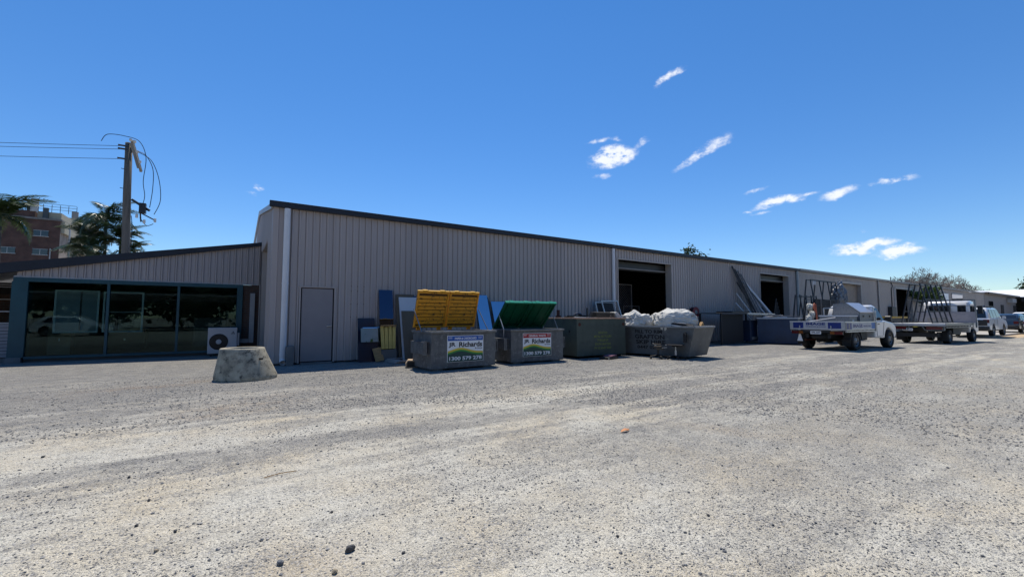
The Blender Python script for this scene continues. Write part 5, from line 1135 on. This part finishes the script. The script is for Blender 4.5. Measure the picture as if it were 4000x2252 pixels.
for s_ in (-1, 1):
    ys = s_*hw; y0, y1 = (ys-.035, ys) if s_ < 0 else (ys, ys+.035)
    sd = B(.0, 2.6, y0, y1, .76, 1.05).build('side_dropside', M_alu, ut); B(-.01, 2.6, y0-.01, y1+.01, 1.051, 1.08).build('top_rail', M_alu, sd)
    if s_ < 0:
        B(.12, .50, y0-.006, y0-.001, .79, 1.03).build('blue_panel', M_deepblue, sd); B(.50, 2.15, y0-.006, y0-.001, .80, 1.03).build('white_panel', MATS['shaded white film'], sd); B(2.15, 2.5, y0-.006, y0-.001, .80, 1.03).build('blue_panel', mat('pale blue film', (.15, .25, .5)), sd)
        lettering('lettering', 'IMAGE', M_deepblue, sd, .6, y0-.0065, .86, .78, .12, bold=.05); lettering('lettering', 'WINDOWS & DOORS', M_deepblue, sd, 1.45, y0-.0065, .88, .64, .055, bold=.02)
        B(.25, .34, y0-.009, y0-.0065, .82, 1.0).build('white_panel', M_greytrim, sd)
    for x in (.02, 2.5): B(x-.02, x+.05, y0-.012, y0-.001, .70, 1.04).build('corner_post', M_greytrim, sd)
    B(.05, 2.6, min(y0, y1)+.0, max(y0, y1), .69, .73).build('rope_rail', M_alu, ut)
    for k in range(8): B(.1+.34*k, .13+.34*k, y0+.005, y1-.005, .73, .76).build('rail_bracket', M_greytrim, ut)
for s_ in (-1, 1):
    a, b = (.45, .86) if s_ > 0 else (-.86, -.45)
    B(-.03, .02, a, b, .60, .72).build('tail_light_housing', M_blackmetal, ut)
    ra, rb_ = (a+.16, b) if s_ > 0 else (a, b-.16)
    B(-.045, -.03, ra, rb_, .61, .71).build('tail_light', M_redlens, ut); B(-.045, -.03, *((a+.01, a+.15) if s_ > 0 else (b-.15, b-.01)), .61, .71).build('indicator', M_amber, ut)
plate(ut, 'YPK-23Y', .0, .03, .60); B(0.0, .05, -.45, .45, .66, .76).build('light_bar', M_blackmetal, ut)
B(.1, 4.6, -.42, -.32, .45, .62).build('chassis_rail', M_frame, ut); B(.1, 4.6, .32, .42, .45, .62).build('chassis_rail', M_frame, ut); MB().tube([(1.0, -.75, .37), (1.0, .75, .37)], .06, 8).build('axle', M_frame, ut); MB().lathe([(0, -.13), (.16, -.1), (.18, 0), (.14, .1), (0, .12)], 14, Matrix.Translation((1.0, .05, .37))).build('differential', M_frame, ut)
MB().lathe([(.0, -.1), (.3, -.1), (.36, 0), (.3, .1), (0, .1)], 20, Matrix.Translation((.38, 0, .52))).build('spare_wheel', M_black, ut)
B(1.35, 2.3, -.75, -.4, .35, .7).build('fuel_tank', M_frame, ut, bevel=.05); MB().tube([(.2, .5, .36), (1.6, .45, .36)], .035, 6).build('exhaust', M_rust, ut)
for s_ in (-1, 1):
    wheel(ut, 1.0, s_*.76, .365, .25, s_); wheel(ut, 4.02, s_*.77, .365, .25, s_)
    g = MB().prism([(.48, .38), (.5, .38), (.62, .70), (.80, .79), (1.2, .79), (1.38, .70), (1.48, .4), (1.46, .4), (1.34, .68), (1.18, .76), (.82, .76), (.65, .67)], s_*.64, s_*.885, 'y').build('mudguard', M_blackmetal, ut)
    B(.44, .455, s_*.76-.13, s_*.76+.13, .18, .42).build('mud_flap', M_black, ut)
MB().prism([(-.10, .32), (.10, .32), (.03, .58), (-.0, .6), (-.03, .58)], .06, .075, 'x', Matrix.Translation((0, .62, 0))).build('reflector_triangle', M_signw, ut)
# toolboxes and load
tb = thing('tall_toolbox', 'tall checkerplate toolbox with slanted lid on the ute tray', 'toolbox', (0, 0, 0)); tb.parent = None
tb.location = ut.matrix_basis @ Vector((1.42, -.86, .84)); tb.rotation_euler = ut.rotation_euler; tb.scale = ut.scale
MB().prism([(0, 0), (.88, 0), (.88, .92), (.42, .92), (.0, .55)], .0, 1.1, 'x', Matrix.Identity(4)).build('body', M_checker, tb)
MB().prism([(-.02, .56), (.42, .94), (.42, .96), (-.03, .59)], -.01, 1.12, 'x').build('lid', M_alu, tb)
for x in (.25, .8): B(x, x+.08, -.02, .01, .40, .47).build('latch', M_blackmetal, tb)
lb = thing('low_toolbox', 'low checkerplate toolbox with white lid behind the tall one on the ute tray', 'toolbox', ut.matrix_basis @ Vector((.72, -.80, .84)), 0); lb.rotation_euler = ut.rotation_euler; lb.scale = ut.scale
B(0, .62, 0, 1.0, .0, .42).build('body', M_checker, lb, bevel=.01); B(-.02, .64, -.02, 1.02, .421, .47).build('lid', M_whiteb, lb); B(.2, .35, -.005, .0, .1, .3).build('label', M_whiteb, lb)
o = MB().tube([(.2, .9, .25), (.1, -.2, .43)], .012, 5).build('load_strap', M_alu); o.location = ut.matrix_basis @ Vector((.3, -.3, .84)); o.rotation_euler = ut.rotation_euler; tag(o, 'thin grey strap stretched over the ute tray to the low toolbox', 'strap')
# headboard frame
hb = MB()
for y in (-.86, .86, -.3, .3): hb.bar((2.60, y, .84), (2.60, y, 1.62), .04)
hb.bar((2.60, -.86, 1.62), (2.60, .86, 1.62), .05).bar((2.60, -.86, 1.2), (2.60, .86, 1.2), .03).bar((2.60, -.92, .7), (2.60, -.92, 1.5), .04); hb.build('headboard', M_alu, ut)
# cab body
sill = .40
poly = [(2.68, sill+.04)]+[(3.40, sill)]+arch(4.02, .45, sill)+[(4.62, .42), (4.72, .55), (4.73, .78), (4.66, .92), (4.35, 1.02), (3.72, 1.10), (2.70, 1.08)]
cb = MB().prism(poly, -.86, .86, 'y').build('body', M_carwhite, ut, bevel=.05, seg=3)
ch = greenhouse(ut, [(2.70, .83, 1.07, .68, 1.66), (2.82, .84, 1.07, .69, 1.72), (3.2, .84, 1.08, .68, 1.73), (3.36, .83, 1.09, .66, 1.69), (3.92, .78, 1.09, .70, 1.13)], M_carwhite)
for s_ in (-1, 1):
    def sidepane(pts, nm, m=M_winglass):
        v = []
        for x, z in pts:
            f = (z-1.07)/(1.70-1.07); yy = s_*(.845-.155*f+.004); v.append((x, yy, z))
        MB().add(v, [tuple(range(len(v)))]).build(nm, m, ut, solid=.006)
    sidepane([(2.90, 1.12), (3.62, 1.12), (3.30, 1.60), (2.94, 1.62)], 'side_window'); 
    MB().bar((2.86, s_*.864, .50), (2.86, s_*.864, 1.05), .008, .004).bar((3.42, s_*.864, .52), (3.55, s_*.864, 1.05), .008, .004).bar((2.86, s_*.864, .49), (3.42, s_*.864, .49), .004, .008).build('door_seam', M_black, ut)
    B(2.95, 3.10, s_*.865-.012, s_*.865+.012, .95, .98).build('door_handle', M_blackmetal, ut); MB().prism([(3.52, 1.10), (3.62, 1.10), (3.64, 1.26), (3.55, 1.30), (3.50, 1.24)], s_*.90, s_*1.10, 'y').build('mirror', M_blackmetal, ut, bevel=.02)
    B(4.60, 4.70, s_*.62-.14, s_*.62+.14, .78, .92).build('headlight', M_winglass, ut, bevel=.02)
MB().add([(3.40, -.60, 1.655), (3.40, .60, 1.655), (3.86, .70, 1.17), (3.86, -.70, 1.17)], [(0, 1, 2, 3)]).build('windscreen', M_winglass, ut, solid=.01).location = (.012, 0, .02)
MB().add([(2.69, -.60, 1.2), (2.69, .60, 1.2), (2.69, .55, 1.55), (2.69, -.55, 1.55)], [(0, 1, 2, 3)]).build('rear_window', M_winglass, ut, solid=.012)
B(4.64, 4.78, -.8, .8, .42, .6).build('bumper', M_blackmetal, ut, bevel=.03)

# ---- flatbed truck
tr = thing('flatbed_truck', 'white flatbed truck with grey headboard parked beyond the ute', 'truck', (28.9, -6.55, 0), R_(-2.8))
B(0, 4.3, -1.1, 1.1, .98, 1.04).build('deck', mat('bright white deck', (.75, .74, .70), rough=.7), tr); B(-.04, -.001, -1.12, 1.12, .92, 1.03).build('rear_rave', M_alu, tr)
for s_ in (-1, 1):
    B(0, 4.3, *((-1.14, -1.101) if s_ < 0 else (1.101, 1.14)), .93, 1.05).build('side_rave', M_zinc2, tr); B(.02, 4.3, *((-1.14, -1.11) if s_ < 0 else (1.11, 1.14)), .82, .86).build('rope_rail', M_zinc2, tr)
    for k in range(10): B(.1+.45*k, .14+.45*k, *((-1.135, -1.115) if s_ < 0 else (1.115, 1.135)), .86, .93).build('rail_bracket', M_zinc2, tr)
    lf = MB().bar((-.05, s_*1.08, .70), (-.05, s_*.35, .70), .03).bar((-.05, s_*1.08, .70), (-.05, s_*1.08, .93), .05).bar((-.05, s_*.35, .70), (-.05, s_*.25, .90), .03).build('light_guard', M_zinc2, tr); B(-.05, -.0, min(s_*.4, s_*1.0), max(s_*.4, s_*1.0), .74, .88).build('tail_light', M_redlens, tr)
    wheel(tr, 1.25, s_*.82, .36, .26, s_); wheel(tr, 4.95, s_*.86, .36, .25, s_); B(.55, .57, s_*.82-.2, s_*.82+.2, .15, .6).build('mud_flap', M_black, tr)
B(.2, 5.4, -.5, -.38, .6, .85).build('chassis_rail', M_frame, tr); B(.2, 5.4, .38, .5, .6, .85).build('chassis_rail', M_frame, tr); B(1.9, 3.0, -.9, -.55, .45, .85).build('tool_locker', M_frame, tr); B(2.0, 3.2, .5, .9, .45, .85).build('fuel_tank', M_frame, tr, bevel=.05); B(.1, .9, -.8, .8, .35, .55).build('underrun_guard', M_frame, tr)
plate(tr, 'XN-14-EX', -.02, .35, .66, .42, .13); B(-.03, -.01, .65, .8, .85, .89).build('reflector', M_signy, tr); B(-.03, -.01, -.05, .12, .85, .89).build('reflector', M_signy, tr)
hd_ = B(4.22, 4.27, -1.24, 1.2, 1.06, 1.66).build('headboard', mat('grey lilac sheet', (.30, .29, .32), rough=.6, var=.2, scale=4, bump=.1), tr)
MB().bar((4.25, -1.24, .8), (4.25, -1.24, 2.32), .06).bar((4.25, 1.18, .9), (4.25, 1.18, 2.32), .05).bar((4.25, -1.24, 2.31), (4.25, 1.18, 2.31), .06).bar((4.25, -1.24, 2.0), (4.25, 1.18, 2.0), .03).bar((4.25, -.25, 1.66), (4.25, -.25, 2.3), .04).build('headboard_frame', M_zinc2, tr)
poly = [(4.40, .55)]+[(p[0], p[1]) for p in arch(4.95, .45, .5)]+[(5.75, .5), (5.95, .6), (5.98, 1.1), (5.9, 1.28), (4.40, 1.28)]
MB().prism(poly, -.93, .93, 'y').build('cab_body', M_carwhite, tr, bevel=.05)
greenhouse(tr, [(4.40, .96, 1.27, .92, 2.20), (4.55, .97, 1.27, .95, 2.27), (5.3, .97, 1.27, .93, 2.28), (5.9, .93, 1.27, .85, 1.40)], M_carwhite)
B(4.375, 4.42, -.22, .72, 1.62, 2.05).build('rear_window', M_winglass, tr, bevel=.05)
MB().add([(4.55, -.975, 1.6), (5.4, -.975, 1.6), (5.2, -.955, 2.1), (4.6, -.955, 2.1)], [(0, 1, 2, 3)]).build('side_window', M_winglass, tr, solid=.02)
MB().bar((4.39, -.84, 1.85), (4.39, -.50, 1.85), .02, .38).build('quarter_window', M_winglass, tr)
MB().prism([(5.3, 1.55), (5.4, 1.55), (5.4, 2.0), (5.3, 2.0)], -1.28, -1.08, 'y').build('mirror', M_blackmetal, tr)
# A frame racks carried on the deck
rk = thing('truck_glass_rack', 'row of crossed black A frame legs on the flatbed deck', 'glass rack', tr.matrix_basis @ Vector((.45, 0, 1.05)), R_(-2.8))
for k in range(5):
    x = .0+.75*k
    for s_ in (-1, 1):
        MB().bar((x, .10+s_*.62, 0), (x+.03, .10+s_*.20, 2.08), .055).build('leg', gk, rk)
for s_ in (-1, 1):
    for zr in (.03, .62, 1.25, 2.07):
        yy = .62-(.42)*(zr/2.08); MB().bar((-.02, .10+s_*yy, zr), (3.1, .10+s_*yy, zr), .035 if zr != .03 else .06).build('rail', gk, rk)
B(2.2, 3.1, -.3, .3, .04, .28).build('glass_pads', M_greytrim, rk)
# yellow topped trolley and crates behind
t = thing('yellow_trolley', 'dark workshop trolley with bright yellow top near the third doorway', 'trolley', (37.2, -3.3, 0)); B(0, 3.2, 0, 1.0, 1.30, 1.42).build('top', mat('bright yellow paint', (.65, .38, .03), rough=.5, spot=(.15, .1, .02), spotscale=3), t); B(.1, 3.1, .1, .9, .45, 1.29).build('cabinet', M_blackmetal, t)
for x in (.15, 2.9): B(x, x+.1, .1, .2, 0, .45).build('leg', M_blackmetal, t); B(x, x+.1, .8, .9, 0, .45).build('leg', M_blackmetal, t)
B(.5, 1.3, .08, .1, .8, 1.1).build('drawer', M_bluegrey, t)
def crate(lab, x, y, z, m):
    t = thing('milk_crate', lab, 'crate', (x, y, z), 0, 'crates by the third doorway'); w_ = .36
    for q in ((0, w_, 0, .015), (0, w_, w_-.015, w_), (0, .015, .015, w_-.015), (w_-.015, w_, .015, w_-.015)):
        for zz in (0, .11, .22): B(*q, zz, zz+.06).build('side_band', m, t)
    B(.0, w_, 0, w_, -.012, -.001).build('base', m, t)
for i in range(4):
    crate(['leftmost grey crate beside the yellow topped trolley', 'second grey crate from the trolley', 'third grey crate from the trolley', 'rightmost grey crate behind the flatbed deck'][i], 40.7+i*.75, -3.4, 1.0, M_bluegrey)
t = thing('crate_table', 'low dark table under the grey crates', 'table', (40.5, -3.6, 0)); B(0, 3.2, 0, .9, .93, .985).build('top', M_blackmetal, t)
for x in (.05, 3.05):
    for y in (.05, .8): B(x, x+.06, y, y+.06, 0, .93).build('leg', M_blackmetal, t)

# ---- cars
def car(name, lab, cat, loc, rz, paint, Ls, hw, belt, roof, x_r, x_f, wb, r=.33, scale=1, sill=.32, tail=.15, glassr=True, group=None, nose=None, kind='wagon', zoff=0):
    """x=0 rear bumper, Ls length; x_r..x_f roof ends at roof level; wb=(rear axle, front axle)"""
    t = thing(name, lab, cat, loc, rz, group, scale)
    nz_ = nose or belt-.12
    poly = [(0.04, sill+.05), (.0, sill+.3), (.05, belt-.02), (.12, belt)]+[(x_f+.75, belt), (Ls-.35, nz_-.02), (Ls-.03, nz_-.2), (Ls, sill+.2), (Ls-.06, sill)]
    for ax in (wb[1], wb[0]):
        q = arch(ax, r+.07, sill); poly += [(q[-1][0]+.01, sill)]+q[::-1]
    poly += [(.2, sill)]
    MB().prism(poly, -hw, hw, 'y').build('body', paint, t, bevel=.06, seg=3)
    greenhouse(t, [(.10, hw-.03, belt-.01, hw-.08, belt+.04), (x_r, hw-.02, belt-.01, hw-.17, roof-.03), (x_r+.25, hw-.02, belt-.01, hw-.17, roof), (x_f-.3, hw-.02, belt-.01, hw-.17, roof), (x_f, hw-.03, belt-.01, hw-.19, roof-.05), (x_f+.72, hw-.08, belt-.01, hw-.12, belt+.03)], paint)
    H = roof-belt
    def yy(z): return hw-.02-.15*(z-belt)/H+.004
    z0, z1 = belt+.05, roof-.11
    for s_ in (-1, 1):
        xs = [.30+(x_r-.10)*.5, (x_r+x_f)/2-.45, (x_r+x_f)/2+.35, x_f+.30]
        for a, b in zip(xs, xs[1:]):
            a_, b_ = a+.04, b-.04; sl_r = (x_r-.1)*.5 if a == xs[0] else 0; sl_f = -.42 if b == xs[-1] else 0
            MB().add([(a_, s_*yy(z0), z0), (b_, s_*yy(z0), z0), (b_+sl_f, s_*yy(z1), z1), (a_+sl_r, s_*yy(z1), z1)], [(0, 1, 2, 3)]).build('side_window', M_winglass, t, solid=.012)
        MB().prism([(x_f+.25, belt), (x_f+.36, belt), (x_f+.36, belt+.15), (x_f+.25, belt+.16)], s_*(hw+.02), s_*(hw+.19), 'y').build('mirror', paint, t, bevel=.02)
        B(-.01, .06, *sorted((s_*(hw-.30), s_*(hw-.02))), belt-.28, belt-.06).build('tail_light', M_redlens, t, bevel=.01); B(Ls-.28, Ls-.04, *sorted((s_*(hw-.4), s_*(hw-.03))), nz_-.25, nz_-.1).build('headlight', M_alu, t, bevel=.02)
        wheel(t, wb[0], s_*(hw-.11), r, .22, s_); wheel(t, wb[1], s_*(hw-.11), r, .22, s_)
        for xx in xs[1:3]: MB().bar((xx, s_*(hw+.002), sill+.12), (xx, s_*(hw+.002), belt-.03), .01, .004).build('door_seam', M_black, t)
    f0 = (z0-belt)/(H); 
    def rx(z): return .10+(x_r-.10)*((z-belt)/(H))
    MB().add([(rx(z0)-.02, -hw+.16, z0), (rx(z0)-.02, hw-.16, z0), (rx(z1)-.02, hw-.26, z1), (rx(z1)-.02, -hw+.26, z1)], [(0, 1, 2, 3)]).build('rear_window', M_winglass, t, solid=.012)
    B(.3, Ls-.3, -hw+.12, hw-.12, sill-.08, sill+.02).build('underbody', M_frame, t); B(-.06, .06, -hw+.03, hw-.03, sill+.02, sill+.22).build('bumper', M_blackmetal, t, bevel=.03)
    return t
t = car('four_wheel_drive', 'white four wheel drive with dark tailgate and roof rack beyond the flatbed truck', 'four wheel drive', (40.2, -6.45, .12), R_(-1), M_carwhite, 4.7, .92, 1.15, 1.88, .35, 2.9, (.95, 3.75), .40, 1.0, .42)
B(-.03, -.001, -.80, .80, .70, 1.06).build('tailgate_panel', M_blackmetal, t); plate(t, 'AB 12 CD', -.03, .1, .80, .42, .13, mat('yellow plate', (.55, .42, .03)), M_signk).children[0].hide_render = False
MB().bar((.6, -.62, 1.97), (2.6, -.62, 1.97), .05).bar((.6, .62, 1.97), (2.6, .62, 1.97), .05).bar((.7, -.62, 1.94), (.7, .62, 1.94), .05).bar((1.6, -.62, 1.94), (1.6, .62, 1.94), .05).bar((2.5, -.62, 1.94), (2.5, .62, 1.94), .05).build('roof_rack', M_blackmetal, t)
car('dark_wagon', 'dark blue grey station wagon with red tail lights beyond the four wheel drive', 'car', (52.5, -6.1, .12), R_(-3), M_cardark, 4.6, .92, .98, 1.52, .75, 2.7, (.95, 3.65), .34)
car('white_wagon', 'white people mover at the right edge beyond the dark wagon', 'car', (64.5, -5.6, .12), R_(-20), M_carwhite, 4.8, .95, 1.1, 1.75, .45, 3.1, (.95, 3.85), .34)
car('silver_hatchback', 'silver hatchback just cut off by the right edge of the view', 'car', (51.5, -8.2, .13), R_(-6), M_carsilver, 4.2, .88, .95, 1.45, .45, 2.5, (.8, 3.3), .32)
car('mirrored_car', 'white sedan parked across the yard behind the viewer, mirrored in the office glass', 'car', (-12.5, -20.5, 0), R_(5), M_carwhite, 4.5, .88, .95, 1.45, .7, 2.5, (.85, 3.45), .32)
